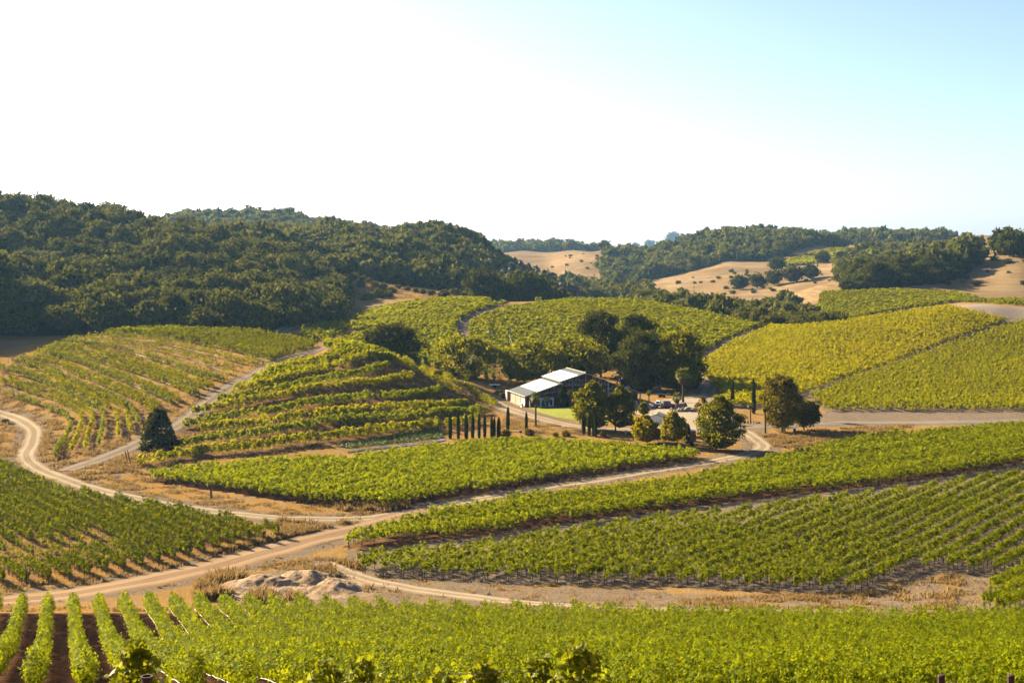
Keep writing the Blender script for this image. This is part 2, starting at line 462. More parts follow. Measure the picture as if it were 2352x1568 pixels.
# tracks: name, centre line on the survey sheet, width
ROADS = [
 ("dirt_road", [(-60, 935), (0, 950), (45, 965), (76, 988), (74, 1018), (60, 1048), (95, 1080), (200, 1119), (330, 1148), (470, 1172), (600, 1187), (720, 1192), (830, 1192), (915, 1180), (1010, 1163), (1200, 1128), (1400, 1098), (1580, 1070), (1690, 1050), (1752, 1030), (1735, 1008), (1700, 988)], 4.1, 'pale'),
 ("dirt_track", [(1010, 1168), (930, 1186), (820, 1215), (690, 1247), (560, 1283), (420, 1316), (250, 1350), (60, 1376), (-120, 1388)], 7.5, 'rust'),
 ("dirt_lane", [(745, 1293), (800, 1316), (880, 1340), (1000, 1360), (1200, 1384), (1400, 1396), (1650, 1402), (2000, 1408)], 3.4, 'pale'),
 ("driveway", [(1100, 900), (1128, 920), (1160, 937), (1200, 950), (1260, 966), (1330, 980), (1420, 986), (1520, 987), (1620, 988), (1710, 985)], 5.0, 'pale'),
 ("country_road", [(1640, 987), (1740, 980), (1880, 974), (2050, 971), (2200, 969), (2352, 967), (2600, 960)], 5.2, 'tar'),
 ("hill_track", [(150, 1082), (230, 1056), (300, 1028), (350, 1004), (410, 978), (470, 932), (530, 890), (610, 848), (690, 814), (755, 796)], 5.0, 'grey'),
 ("field_track", [(1082, 812), (1068, 775), (1058, 752), (1075, 735), (1110, 720), (1160, 706), (1230, 697), (1300, 690)], 5.5, 'grey'),
 ("valley_track", [(-60, 812), (20, 797), (90, 788), (180, 776)], 4.5, 'grey'),
 ("valley_road", [(560, 772), (640, 766), (720, 742), (770, 722), (830, 708), (900, 697), (980, 688), (1060, 684)], 5.5, 'grey'),
 ("gap_track", [(1608, 820), (1650, 796), (1700, 774), (1765, 754)], 11.0, 'grey'),
 ("headland_track", [(1840, 914), (1945, 876), (2090, 828), (2230, 774), (2340, 738)], 5.0, 'grey'),
 ("ridge_path", [(1262, 648), (1300, 622), (1340, 606), (1385, 594)], 3.0, 'pale'),
 ("slope_path", [(2150, 640), (2200, 620), (2250, 602), (2310, 586)], 3.2, 'pale'),
 ("cattle_path", [(1500, 672), (1570, 652), (1640, 634), (1700, 622), (1765, 618)], 2.4, 'pale'),
 ("yard_lane", [(1668, 985), (1655, 950), (1640, 920), (1628, 900), (1640, 880), (1622, 862)], 6.0, 'grey'),
]
ROAD_LINES = []
for nm, px, w, kind in ROADS:
    ROAD_LINES.append((nm, spline(sites(px), 1.2), w, kind))
YARD = plan([(1445, 938), (1500, 922), (1560, 914), (1640, 903), (1655, 930), (1648, 960), (1710, 985), (1600, 993), (1500, 985), (1480, 960)], 15)
LAWN = plan([(1214, 935), (1300, 935), (1400, 936), (1420, 955), (1400, 975), (1330, 966), (1280, 960), (1235, 947)], 12)
TOP_PATCH = plan([(2188, 703), (2260, 699), (2352, 706), (2420, 712), (2430, 760), (2352, 744), (2330, 738), (2262, 722)], 10)

# ------------------------------------------------------------------ ground sheet
def ground_mat():
    m, n = new_mat("ground")
    g = nd(n, "ShaderNodeNewGeometry"); pos = g.outputs["Position"]
    at_ = nd(n, "ShaderNodeAttribute"); at_.attribute_name = "Zone"
    sp = nd(n, "ShaderNodeSeparateColor"); n.links.new(at_.outputs["Color"], sp.inputs[0])
    wo = nd(n, "ShaderNodeAttribute"); wo.attribute_name = "Wood"
    nb = noise(n, .035, 5, .6, pos); nm_ = noise(n, .35, 6, .65, pos); nf = noise(n, 2.6, 5, .7, pos)
    st = nd(n, "ShaderNodeMapping"); st.inputs["Scale"].default_value = (.25, 1.6, 1.); st.inputs["Rotation"].default_value = (0, 0, .35); n.links.new(pos, st.inputs[0])
    ns = noise(n, .9, 5, .7, st.outputs[0])
    grass = ramp(n, nf, [(.25, (.29, .15, .035)), (.5, (.48, .265, .062)), (.75, (.64, .40, .13))])
    grass = mixc(n, ramp(n, nm_, [(.46, (0, 0, 0)), (.62, (.7, .7, .7))]), grass, (.36, .27, .18))
    grass = mixc(n, ramp(n, nb, [(.45, (0, 0, 0)), (.65, (.6, .6, .6))]), grass, (.44, .29, .125))
    soil = ramp(n, nf, [(.3, (.085, .045, .028)), (.55, (.15, .08, .045)), (.68, (.25, .075, .03)), (.85, (.32, .2, .1))])
    dirt = ramp(n, nf, [(.25, (.14, .11, .085)), (.5, (.29, .225, .165)), (.8, (.44, .34, .24))])
    dirt = mixc(n, ramp(n, ns, [(.5, (0, 0, 0)), (.68, (.8, .8, .8))]), dirt, (.42, .28, .12))
    green = ramp(n, nf, [(.3, (.06, .10, .012)), (.7, (.16, .2, .03))])
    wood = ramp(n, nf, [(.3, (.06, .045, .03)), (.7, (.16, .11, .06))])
    def edge(f):
        a = nd(n, "ShaderNodeMath", operation='MULTIPLY_ADD'); n.links.new(nm_, a.inputs[0]); a.inputs[1].default_value = .9; a.inputs[2].default_value = -.45
        b = nd(n, "ShaderNodeMath", operation='ADD'); n.links.new(f, b.inputs[0]); n.links.new(a.outputs[0], b.inputs[1])
        r = nd(n, "ShaderNodeMapRange"); n.links.new(b.outputs[0], r.inputs[0]); r.inputs[1].default_value = .35; r.inputs[2].default_value = .65
        return r.outputs[0]
    st2 = nd(n, "ShaderNodeMapping"); st2.inputs["Scale"].default_value = (.03, .03, .9); n.links.new(pos, st2.inputs[0])
    nt_ = noise(n, 1., 5, .7, st2.outputs[0]); nc = noise(n, .012, 6, .65, pos)
    straw = ramp(n, nt_, [(.3, (.29, .185, .085)), (.5, (.40, .275, .14)), (.72, (.50, .37, .215))])
    straw = mixc(n, ramp(n, nc, [(.45, (0, 0, 0)), (.6, (.7, .7, .7))]), straw, (.28, .18, .08))
    straw = mixc(n, ramp(n, nm_, [(.55, (0, 0, 0)), (.68, (.35, .35, .35))]), straw, (.36, .27, .14))
    grass = mixc(n, at_.outputs["Alpha"], grass, straw)
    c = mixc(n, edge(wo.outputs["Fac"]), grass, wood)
    c = mixc(n, edge(sp.outputs[1]), c, dirt)
    c = mixc(n, edge(sp.outputs[0]), c, soil)
    c = mixc(n, edge(sp.outputs[2]), c, green)
    hsum = nd(n, "ShaderNodeMath", operation='ADD'); n.links.new(nf, hsum.inputs[0]); n.links.new(nm_, hsum.inputs[1])
    out(n, principled(n, c, 1., 0., 0, hsum.outputs[0], .9, .34).outputs[0])
    return m
nu, nl = len(UG), len(LG)
gv = np.stack([_X, _Y, ZT], -1).reshape(-1, 3)
ii = (np.arange(nu - 1)[:, None] * nl + np.arange(nl - 1)[None, :])
gf = np.stack([ii, ii + nl, ii + nl + 1, ii + 1], -1).reshape(-1, 4)
M_GROUND = ground_mat()
gme = raw_mesh("ground", gv, gf, 4, M_GROUND, True)
ground = tag(link("ground", gme), "rolling farmland of dry golden grass and bare earth", None, None, "structure")
gx, gy = gv[:, 0], gv[:, 1]
zone = np.zeros((len(gv), 4), np.float32); zone[:, 3] = np.clip((gy - 600) / 160, 0, 1)
near = (gy > 60) & (gy < 760)
def paint(poly, ch, val=1.):
    k = near.copy(); k[near] = inpoly(gx[near], gy[near], poly)
    zone[k, ch] = val
paint(FV, 0, 1.); paint(CV, 0, 1.); paint(RV1, 0, .62); paint(RV2, 1, 1.); paint(RV2B, 1, 1.); paint(LV, 0, .42)
paint(YV, 1, 1.); paint(RV3, 1, 1.); paint(TV_FIELD, 0, .52); paint(SV_FIELD, 0, .12)  # terrace zone darkened: soil tone plus row shade put into the colour
# worn grey earth around the tracks, between the two lower vineyards and round the yard
for nm, ln, w, kind in ROAD_LINES:
    k = near & (gx > ln[:, 0].min() - 12) & (gx < ln[:, 0].max() + 12) & (gy > ln[:, 1].min() - 12) & (gy < ln[:, 1].max() + 12)
    dd = polydist(gx[k], gy[k], ln[::3])
    zone[k, 1] = np.maximum(zone[k, 1], np.clip(1.05 - (dd - w * .5) / (3.5 if kind != 'grey' else 2.), 0, .75))
STRIP = plan([(760, 1290), (830, 1318), (1200, 1340), (1700, 1368), (1985, 1370), (2000, 1290), (2300, 1310), (2400, 1420), (2000, 1424), (1500, 1404), (1000, 1402), (500, 1402), (500, 1330)], 40)
k = near.copy(); k[near] = inpoly(gx[near], gy[near], STRIP); zone[k, 1] = np.maximum(zone[k, 1], .62)
STRIP2 = plan([(790, 1266), (1003, 1240), (1284, 1202), (1563, 1166), (1889, 1126), (2352, 1062), (2640, 1020), (2640, 1060), (2352, 1102), (2016, 1152), (1584, 1200), (1354, 1230), (1098, 1272), (820, 1302)], 40)
paint(STRIP2, 1, .9)
STRIP3 = plan([(1720, 990), (1900, 946), (2700, 944), (2700, 968), (1900, 980)], 30)
k = near.copy(); k[near] = inpoly(gx[near], gy[near], STRIP3); zone[k, 1] = np.maximum(zone[k, 1], .8)
MK_FIELD = plan([(742, 800), (860, 760), (1000, 722), (1130, 702), (1300, 687), (1450, 690), (1600, 716), (1752, 752), (1700, 778), (1610, 830), (1590, 850), (1300, 850), (1000, 830), (900, 832), (800, 822)], 25)
MK_LEFT = plan([(800, 742), (830, 722), (900, 705), (1000, 692), (1130, 690), (1125, 702), (1000, 722), (860, 760), (810, 762)], 15)
paint(MK_FIELD, 1, .9); paint(MK_LEFT, 1, .9)
me = gme.attributes.new("Zone", 'FLOAT_COLOR', 'POINT'); me.data.foreach_set("color", zone.ravel())

# woods on the plan, in bearing / distance
def wood_poly(pts): return [at(u, d)[:2] for u, d in pts]
W1 = wood_poly([(-700, 425), (-150, 432), (-60, 452), (0, 458), (200, 456), (420, 462), (590, 470), (700, 500), (775, 545), (790, 600), (790, 690), (740, 740), (500, 760), (300, 780), (-700, 780)])  # unseen left end drawn nearer, over the rise shaped for shade
W2 = wood_poly([(420, 770), (700, 745), (800, 735), (900, 725), (1000, 735), (1080, 770), (1160, 800), (1240, 850), (1255, 960), (1200, 1010), (1120, 1045), (900, 1050), (420, 1040)])
W3 = wood_poly([(-300, 1380), (340, 1380), (600, 1330), (880, 1380), (960, 1560), (700, 1590), (300, 1590), (-300, 1560)])
W4 = wood_poly([(1405, 1330), (1480, 1400), (1560, 1430), (1660, 1440), (1740, 1450), (1800, 1500), (1860, 1560), (1905, 1640), (1950, 1700), (1800, 1760), (1640, 1800), (1560, 1700), (1440, 1690), (1385, 1600), (1380, 1450)])
W5 = wood_poly([(1440, 725), (1560, 640), (1690, 600), (1780, 560), (1860, 550), (1945, 570), (1880, 640), (1830, 720), (1790, 800), (1700, 800), (1560, 800), (1450, 820)])
W6 = wood_poly([(1940, 835), (2040, 820), (2110, 832), (2180, 868), (2262, 905), (2258, 925), (2180, 925), (2060, 925), (1940, 920)])
W7 = wood_poly([(1140, 2200), (1370, 2200), (1380, 2520), (1130, 2520)])
W7B = wood_poly([(1880, 1900), (2150, 1760), (2190, 2100), (1890, 2250)])
W8 = wood_poly([(1085, 690), (1170, 680), (1245, 690), (1275, 720), (1270, 790), (1100, 760)])
W9 = wood_poly([(1290, 980), (1480, 1000), (1510, 1120), (1440, 1280), (1380, 1330), (1240, 1250)])
W10 = wood_poly([(1930, 1000), (2150, 960), (2250, 960), (2240, 1180), (2080, 1420), (1990, 1440), (1930, 1200)])
W11 = wood_poly([(2300, 885), (2500, 880), (2500, 915), (2296, 920)])
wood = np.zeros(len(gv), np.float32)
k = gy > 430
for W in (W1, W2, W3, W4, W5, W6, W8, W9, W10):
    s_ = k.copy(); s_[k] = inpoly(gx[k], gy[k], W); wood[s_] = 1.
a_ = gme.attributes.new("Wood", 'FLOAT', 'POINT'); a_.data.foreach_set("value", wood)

# ------------------------------------------------------------------ tracks, yard, lawn: sheets laid on the ground
def track_mat(name, c0, c1, rut):
    m, n = new_mat(name)
    uv = nd(n, "ShaderNodeAttribute"); uv.attribute_name = "Across"
    g = nd(n, "ShaderNodeNewGeometry")
    f = noise(n, 1.3, 6, .65, g.outputs["Position"]); f2 = noise(n, .12, 4, .6, g.outputs["Position"])
    c = ramp(n, f, [(.25, tuple(x * .72 for x in c0)), (.5, c0), (.78, c1)])
    c = mixc(n, ramp(n, f2, [(.4, (0, 0, 0)), (.65, (.6, .6, .6))]), c, c1)
    w = nd(n, "ShaderNodeMath", operation='MULTIPLY'); n.links.new(uv.outputs["Fac"], w.inputs[0]); w.inputs[1].default_value = 2.0
    r = ramp(n, uv.outputs["Fac"], [(0., rut), (.2, tuple(.8 * x for x in rut)), (.34, tuple(min(1, 1.12 * x) for x in c1)), (.58, c1), (.70, rut), (1., tuple(.7 * x for x in rut))])
    c = mixc(n, .6, c, r)
    out(n, principled(n, c, 1., 0., 0, f, .6, .08).outputs[0])
    return m
M_PALE = track_mat("pale dirt", (.40, .315, .22), (.56, .46, .33), (.40, .28, .14))
M_RUST = track_mat("rust dirt", (.42, .27, .15), (.50, .35, .21), (.34, .23, .14))
M_GREY = track_mat("grey dirt", (.29, .24, .19), (.40, .32, .24), (.30, .23, .15))
M_TAR = track_mat("worn road", (.30, .25, .20), (.36, .31, .25), (.33, .28, .22))
def ribbon(name, line, w, mat, lift=.05):
    n = len(line)
    t = np.gradient(line, axis=0); t /= np.linalg.norm(t, axis=1)[:, None] + 1e-9
    nrm = np.stack([-t[:, 1], t[:, 0]], 1)
    K = 9
    vs = []; ac = []
    wob = np.convolve(rng.normal(0, 1, n + 8), np.ones(9) / 9, 'valid') * w * .10
    wob2 = np.convolve(rng.normal(0, 1, n + 8), np.ones(9) / 9, 'valid') * w * .10
    rag = rng.normal(0, .16, (n, 2))
    for j in range(K):
        a = j / (K - 1) * 2 - 1
        off = a * w * .5 + (wob + rag[:, 0] if a > .9 else wob2 + rag[:, 1] if a < -.9 else 0)
        p = line + nrm * (off[:, None] if hasattr(off, "__len__") else off)
        z = height(p[:, 0], p[:, 1]) + (lift if abs(a) < .9 else -.03) + .0001 * p[:, 1]
        vs.append(np.column_stack([p, z])); ac.append(np.full(n, abs(a)))
    V = np.stack(vs, 1).reshape(-1, 3)
    i = (np.arange(n - 1)[:, None] * K + np.arange(K - 1)[None, :])
    f = np.stack([i, i + K, i + K + 1, i + 1], -1).reshape(-1, 4)[:, ::-1]
    me = raw_mesh(name, V, f, 4, mat, True)
    a = me.attributes.new("Across", 'FLOAT', 'POINT'); a.data.foreach_set("value", np.stack(ac, 1).ravel().astype(np.float32))
    return tag(link(name, me), None, None, None, "structure")
RM = {'pale': M_PALE, 'rust': M_RUST, 'grey': M_GREY, 'tar': M_TAR}
for q, (nm, ln, w, kind) in enumerate(ROAD_LINES):
    ribbon(nm, ln, w, RM[kind], .05 + .006 * q)
def patch(name, poly, mat, lift=.05, cell=.8):
    P = np.array(poly)
    x0, y0 = P.min(0); x1, y1 = P.max(0)
    xs = np.arange(x0, x1 + cell, cell); ys = np.arange(y0, y1 + cell, cell)
    X, Y = np.meshgrid(xs, ys, indexing='ij')
    ctr = inpoly(X[:-1, :-1] + cell / 2, Y[:-1, :-1] + cell / 2, poly)
    Zz = height(X.ravel(), Y.ravel()) + lift + .0001 * Y.ravel()
    V = np.column_stack([X.ravel(), Y.ravel(), Zz])
    ny = len(ys)
    i, j = np.nonzero(ctr)
    b = i * ny + j
    f = np.stack([b, b + ny, b + ny + 1, b + 1], -1)
    me = raw_mesh(name, V, f, 4, mat, True)
    a = me.attributes.new("Across", 'FLOAT', 'POINT'); a.data.foreach_set("value", np.full(len(V), .4, np.float32))
    return tag(link(name, me), None, None, None, "structure")
patch("yard", YARD, M_PALE, .04)
patch("bare_headland", TOP_PATCH, M_GREY, .05, 1.2)
m, n = new_mat("lawn")
g = nd(n, "ShaderNodeNewGeometry"); f = noise(n, 1.2, 6, .7, g.outputs["Position"])
out(n, principled(n, ramp(n, f, [(.3, (.20, .25, .012)), (.5, (.34, .38, .02)), (.75, (.52, .46, .07))]), .9, .1, 0, f, .7, .12).outputs[0])
patch("lawn", LAWN, m, .03, .4)

# ------------------------------------------------------------------ leaves
def unit(v): return v / (np.linalg.norm(v, axis=1)[:, None] + 1e-9)
def cards(c, nrm, size, tri=False):
    """one small leaf-like face per centre"""
    N = len(c)
    nrm = unit(nrm)
    r = rng.normal(size=(N, 3))
    t = unit(np.cross(nrm, r)); b = np.cross(nrm, t)
    s = (size * rng.uniform(.65, 1.3, N))[:, None]
    if tri:
        V = np.stack([c + t * s * .75, c - t * s * .5 + b * s * .62, c - t * s * .5 - b * s * .62], 1).reshape(-1, 3)
        return V, np.arange(3 * N).reshape(N, 3)
    k = rng.uniform(.28, .46, N)[:, None]
    bend = nrm * s * .12
    V = np.stack([c + t * s * .56, c + b * s * k - bend, c - t * s * .5, c - b * s * k - bend], 1).reshape(-1, 3)
    return V, np.arange(4 * N).reshape(N, 4)

class Soup:
    """accumulates faces of 3 and 4 corners"""
    def __init__(s): s.v = []; s.f = []; s.t = []; s.n = 0
    def add(s, V, Fc):
        s.v.append(np.asarray(V, np.float32)); s.f.append((np.asarray(Fc) + s.n).ravel()); s.t.append(np.full(len(Fc), Fc.shape[1])); s.n += len(V)
    def mesh(s, name, mat):
        return raw_mesh(name, np.vstack(s.v), np.concatenate(s.f), np.concatenate(s.t), mat)

def hedge(line, w=.9, z0=.5, z1=1.9, leafsz=.2, dens=100, lump=.35, gap=0., shoots=.06, tri=False, core=False, pitch=1.8, wander=.06, thin=None):
    """foliage of one vine row along a plan line; coordinates relative to the first point"""
    seg = np.linalg.norm(np.diff(line, axis=0), axis=1); cs = np.concatenate([[0], np.cumsum(seg)]); L = cs[-1]
    nv = int(L / pitch) + 2
    top = 1 + rng.normal(0, lump * .32, nv); wid = 1 + rng.normal(0, lump * .4, nv)
    alive = np.ones(nv)
    if gap > 0:
        g_ = np.convolve(rng.random(nv + 2), np.ones(3) / 3, 'valid')
        alive = np.where(g_ < np.quantile(g_, gap), rng.uniform(.0, .35, nv), 1.)
    if thin:                                          # young or weak vines along part of the row
        sv = (np.arange(nv) + .5) * pitch
        kk = (sv > thin[0]) & (sv < thin[1])
        alive[kk] *= rng.uniform(.08, thin[2], kk.sum()); top[kk] *= .8; wid[kk] *= .6
    # leaves gather in small clumps (shoots), the clumps fill each vine
    PER = 9
    NC = max(4, int(L * dens / PER)); N = NC * PER
    s = rng.uniform(0, L, NC); th = rng.uniform(0, 2 * math.pi, NC); rho = np.sqrt(rng.uniform(.12, 1.0, NC))
    sh = rng.random(NC) < shoots * 1.5
    vi = np.minimum((s / pitch).astype(int), nv - 1)
    keep = rng.random(NC) < alive[vi]
    s, th, rho, sh = s[keep], th[keep], rho[keep], sh[keep]
    rp = lambda q: np.repeat(q, PER)
    s, th, rho, sh = rp(s), rp(th), rp(rho), rp(sh)
    N = len(s); cs_ = min(w, z1 - z0) * .10
    s = np.clip(s + rng.normal(0, cs_, N), 0, L)
    vi = np.minimum((s / pitch).astype(int), nv - 1); tl = s / pitch - vi - .5
    cx = np.interp(s, cs, line[:, 0]); cy = np.interp(s, cs, line[:, 1])
    dx = np.interp(s + .3, cs, line[:, 0]) - np.interp(s - .3, cs, line[:, 0]); dy = np.interp(s + .3, cs, line[:, 1]) - np.interp(s - .3, cs, line[:, 1])
    q = np.hypot(dx, dy) + 1e-9; px, py = -dy / q, dx / q
    env = np.sqrt(np.clip(1 - (np.abs(tl) * 2.) ** 2 * min(lump * 1.7, .95), .05, 1))
    co, si = np.cos(th), np.sin(th)
    hw = w * .5 * wid[vi] * env; hh = (z1 - z0) * .5
    zc = z0 + hh
    off = hw * co * rho + rng.normal(0, wander * .5 + cs_ * .8, N)
    zz = zc + hh * np.where(si > 0, top[vi] * env, 1.) * si * rho + rng.normal(0, wander * .5 + cs_ * .8, N)
    zz[sh] = zc + hh * (top[vi][sh] * env[sh] * .9) + rng.uniform(0, .24, sh.sum()) * (z1 - z0)
    off[sh] *= .7
    x = cx + px * off; y = cy + py * off
    z = height(cx, cy) + zz
    nrm = np.stack([px * co, py * co, si + .15], 1) + np.repeat(rng.normal(0, .34, (N // PER + 1, 3)), PER, 0)[:N] + rng.normal(0, .26, (N, 3))
    o = np.array([line[0, 0], line[0, 1], H(*line[0])])
    so = Soup()
    V, Fc = cards(np.stack([x, y, z], 1) - o, nrm, leafsz, tri)
    so.add(V, Fc)
    if core:
        K = max(2, int(L / (pitch * .8)) + 1); ss = np.linspace(.15, L - .15, K)
        va = alive[np.minimum((ss / pitch).astype(int), nv - 1)]
        cx = np.interp(ss, cs, line[:, 0]); cy = np.interp(ss, cs, line[:, 1])
        dx = np.interp(ss + .3, cs, line[:, 0]) - np.interp(ss - .3, cs, line[:, 0]); dy = np.interp(ss + .3, cs, line[:, 1]) - np.interp(ss - .3, cs, line[:, 1])
        q = np.hypot(dx, dy) + 1e-9; px, py = -dy / q, dx / q; gz = height(cx, cy)
        rg = []
        for a in range(5):
            an = 2 * math.pi * a / 5 + .3
            k_ = rng.uniform(.2, .52, K) * np.where(va > .5, 1, .12)
            o2 = w * .5 * k_ * math.cos(an); z2 = zc + hh * k_ * math.sin(an)
            rg.append(np.stack([cx + px * o2, cy + py * o2, gz + z2], 1))
        V = np.stack(rg, 1).reshape(-1, 3) - o
        i = (np.arange(K - 1)[:, None] * 5 + np.arange(5)[None, :]); j = (np.arange(K - 1)[:, None] * 5 + (np.arange(5)[None, :] + 1) % 5)
        so.add(V, np.stack([i, j, j + 5, i + 5], -1).reshape(-1, 4))
    return so, o, (cs, L)

V_DEEP = leaf("vine leaves deep", (.06, .10, .001), (.16, .21, .002), (.34, .36, .004), .40, (.80, .84, .002), .7, 0.)
V_LIME = leaf("vine leaves lime", (.10, .16, .001), (.24, .31, .002), (.46, .47, .005), .42, (.90, .92, .002), .6, .015)
V_GOLD = leaf("vine leaves turning gold", (.28, .29, .002), (.62, .58, .003), (.90, .74, .006), .42, (1., .90, .004), .7, 0., (.02, (.86, .68, .004), .55))
V_FIELD = leaf("vine leaves of the far fields", (.10, .14, .002), (.30, .335, .003), (.58, .54, .006), .40, (.85, .82, .003), .7, 0., (.012, (.60, .55, .005), .5))
V_DRY = leaf("vine leaves yellowing", (.16, .20, .002), (.45, .46, .003), (.82, .70, .006), .44, (1., .92, .004), .7, 0.)
M_BARK = simple("vine bark", (.055, .038, .028), .95, .1, 0, .3, 9.)
M_STAKE = simple("rusty stake", (.07, .030, .022), .8, .3, 0, .25, 14.)
M_POST = simple("weathered post wood", (.13, .10, .075), .9, .15, 0, .3, 11.)
M_HOSE = simple("pale drip hose", (.62, .58, .52), .6, .3, 0, .05, 5.)
b = MB(); b.tube([(0, 0, -.1), (.02, .01, .3), (-.03, .02, .62), (.02, -.01, .98)], [.05, .042, .036, .05], 5); ME_TRUNK = b.mesh("trunk", M_BARK)
b = MB(); b.tube([(0, 0, -.2), (0, 0, 2.15)], .035, 5); ME_STAKE = b.mesh("post", M_STAKE)
b = MB(); b.tube([(0, 0, -.2), (.0, 0, 2.0)], [.075, .065], 6); ME_POST = b.mesh("post", M_POST)

def vine_row(line, label, group, mat, trunks=0, posts=(), post_me=None, lean=0., hose=False, **hk):
    so, o, (cs, L) = hedge(line, **hk)
    t = thing("vine_row", label, "vine row", tuple(o), 0., group)
    link("foliage", so.mesh("foliage", mat), t)
    def put(nm, me, s, rz=0., tilt=0.):
        x = float(np.interp(s, cs, line[:, 0])); y = float(np.interp(s, cs, line[:, 1]))
        c = link(nm, me, t, (x - o[0], y - o[1], H(x, y) - o[2]))
        c.rotation_euler = (random.uniform(-.04, .04), tilt + random.uniform(-.04, .04), rz)
    for i in range(trunks):
        s = .5 + i * 1.8
        if s < L: put("trunk", ME_TRUNK, s, random.uniform(0, 6.3))
    for s in posts:
        s = s if s >= 0 else L + s
        if 0 <= s <= L: put("post", post_me or ME_STAKE, s, 0., lean)
    if hose:
        n_ = max(3, int(L / 1.8)); ss = np.linspace(0, L, n_)
        x = np.interp(ss, cs, line[:, 0]); y = np.interp(ss, cs, line[:, 1])
        z = height(x, y) + .48 + rng.normal(0, .03, n_)
        d_ = (line[-1] - line[0]) / (np.linalg.norm(line[-1] - line[0]) + 1e-9)
        pts = [(a - o[0] - d_[1] * hose, b_ - o[1] + d_[0] * hose, c - o[2]) for a, b_, c in zip(x, y, z)]
        MB().tube(pts, .022, 4).build("drip_hose", M_HOSE, t)
    return t

def block_lines(poly, direction, spacing, phase=0., minlen=3., step=1.5, jitter=.0):
    """parallel rows clipped to a plan outline; every line starts at its near end (smaller distance)"""
    d = np.array(direction, float); d /= np.linalg.norm(d)
    if d[1] < 0: d = -d
    nrm = np.array([d[1], -d[0]])
    P = np.array(poly); a = P @ d; p = P @ nrm
    res = []
    for q in np.arange(p.min() + spacing * (.5 + phase), p.max(), spacing):
        cut = []
        for i in range(len(P)):
            j = (i + 1) % len(P)
            if (p[i] > q) != (p[j] > q):
                t = (q - p[i]) / (p[j] - p[i]); cut.append(a[i] + t * (a[j] - a[i]))
        cut.sort()
        for s0, s1 in zip(cut[::2], cut[1::2]):
            if s1 - s0 < minlen: continue
            s0 += rng.uniform(0, .5); n_ = max(2, int((s1 - s0) / step))
            ss = np.linspace(s0, s1, n_)
            res.append(d * ss[:, None] + nrm * q)
    return res
def dirpx(a, b):
    A = site(*a); B = site(*b)
    return (B[0] - A[0], B[1] - A[1])
def bearing(deg): return (math.sin(math.radians(deg)), math.cos(math.radians(deg)))
# ------------------------------------------------------------------ vineyards
def gaprow(i): return i
# the nearest slope: hedges running down to the track
L_ = block_lines(FV, bearing(-17.6), 2.4, .0)
for i, ln in enumerate(L_):
    far = ln[-1]
    vine_row(ln, f"{ordinal(i+1)} clipped hedge row from the bare brown soil end of the nearest slope", "hedge rows on the nearest slope", V_LIME,
             w=1.0, z0=.5, z1=2.05, leafsz=.165, dens=350, lump=.3, shoots=.05, posts=(-.3,), hose=.28 if i > 5 else False)
print("FV", len(L_))
# block above the curved road on the near left
L_ = block_lines(LV, dirpx((271, 1290), (171, 1233)), 2.4)
for i, ln in enumerate(L_):
    vine_row(ln, f"{ordinal(i+1)} dark vine row from the road bend in the wedge-shaped block", "rows in the wedge block by the road bend", V_DEEP,
             w=.85, z0=.8, z1=2.0, leafsz=.21, dens=230, lump=.5, shoots=.07, trunks=9, posts=(.2, 7.5, 14.8, 22.), thin=(7 + i * .4, 30 - i, .45) if i < 11 else None)
print("LV", len(L_))
# the flat middle block
L_ = block_lines(CV, bearing(48), 2.5)
for i, ln in enumerate(L_):
    edge = i == len(L_) - 1
    vine_row(ln, f"{ordinal(len(L_)-i)} sprawling vine row from the pale road in the flat middle block", "rows in the flat middle block", V_LIME if i % 3 else V_DEEP,
             w=1.9, z0=.75, z1=2.0, leafsz=.27, dens=165, lump=.5, shoots=.05, trunks=40 if edge else 4, posts=(.2,))
print("CV", len(L_))
L_ = block_lines(RV1, bearing(56), 2.6)
for i, ln in enumerate(L_):
    edge = i >= len(L_) - 1
    vine_row(ln, f"{ordinal(len(L_)-i)} vine row from the leaning wooden posts in the long strip block", "rows in the long strip block below the road", V_DEEP if i % 4 else V_LIME,
             w=1.7, z0=.85, z1=2.05, leafsz=.235, dens=200, lump=.5, shoots=.06, trunks=70 if edge else 3, posts=tuple(np.arange(.3, 190, 7.2)) if edge else (.3,),
             post_me=ME_POST, lean=.12 if edge else 0)
print("RV1", len(L_))
L_ = block_lines(RV2, bearing(35), 2.5)
for i, ln in enumerate(L_):
    vine_row(ln, f"{ordinal(i+1)} dark vine row from the dirt pile in the block above the grey lane", "rows in the block above the grey lane", V_DEEP,
             w=.85, z0=.85, z1=1.95, leafsz=.19, dens=240, lump=.5, shoots=.07, trunks=8, posts=(.1, 7.5, 15., 22.5, 30., -.2), lean=-.06)
print("RV2", len(L_))
L_ = block_lines(RV2B, bearing(35), 2.5)
for i, ln in enumerate(L_):
    vine_row(ln, f"{ordinal(i+1)} short vine row from the grass clump at the grey lane's end", "short rows beyond the grass clump", V_DEEP,
             w=1.2, z0=.8, z1=2.0, leafsz=.19, dens=250, lump=.55, shoots=.07, trunks=8, posts=(.1,))
print("RV2B", len(L_))
L_ = block_lines(RV3, bearing(-20), 2.6)
for i, ln in enumerate(L_):
    vine_row(ln, f"{ordinal(i+1)} yellowing vine row from the feathery tree on the roadside slope", "yellowing rows above the country road", V_DRY,
             w=1.25, z0=.5, z1=1.9, leafsz=.42, dens=62, lump=.55, shoots=.08, posts=(.2, -.2))
print("RV3", len(L_))

def sheet_row(px, step=1.5):
    return spline(sites(px), step)
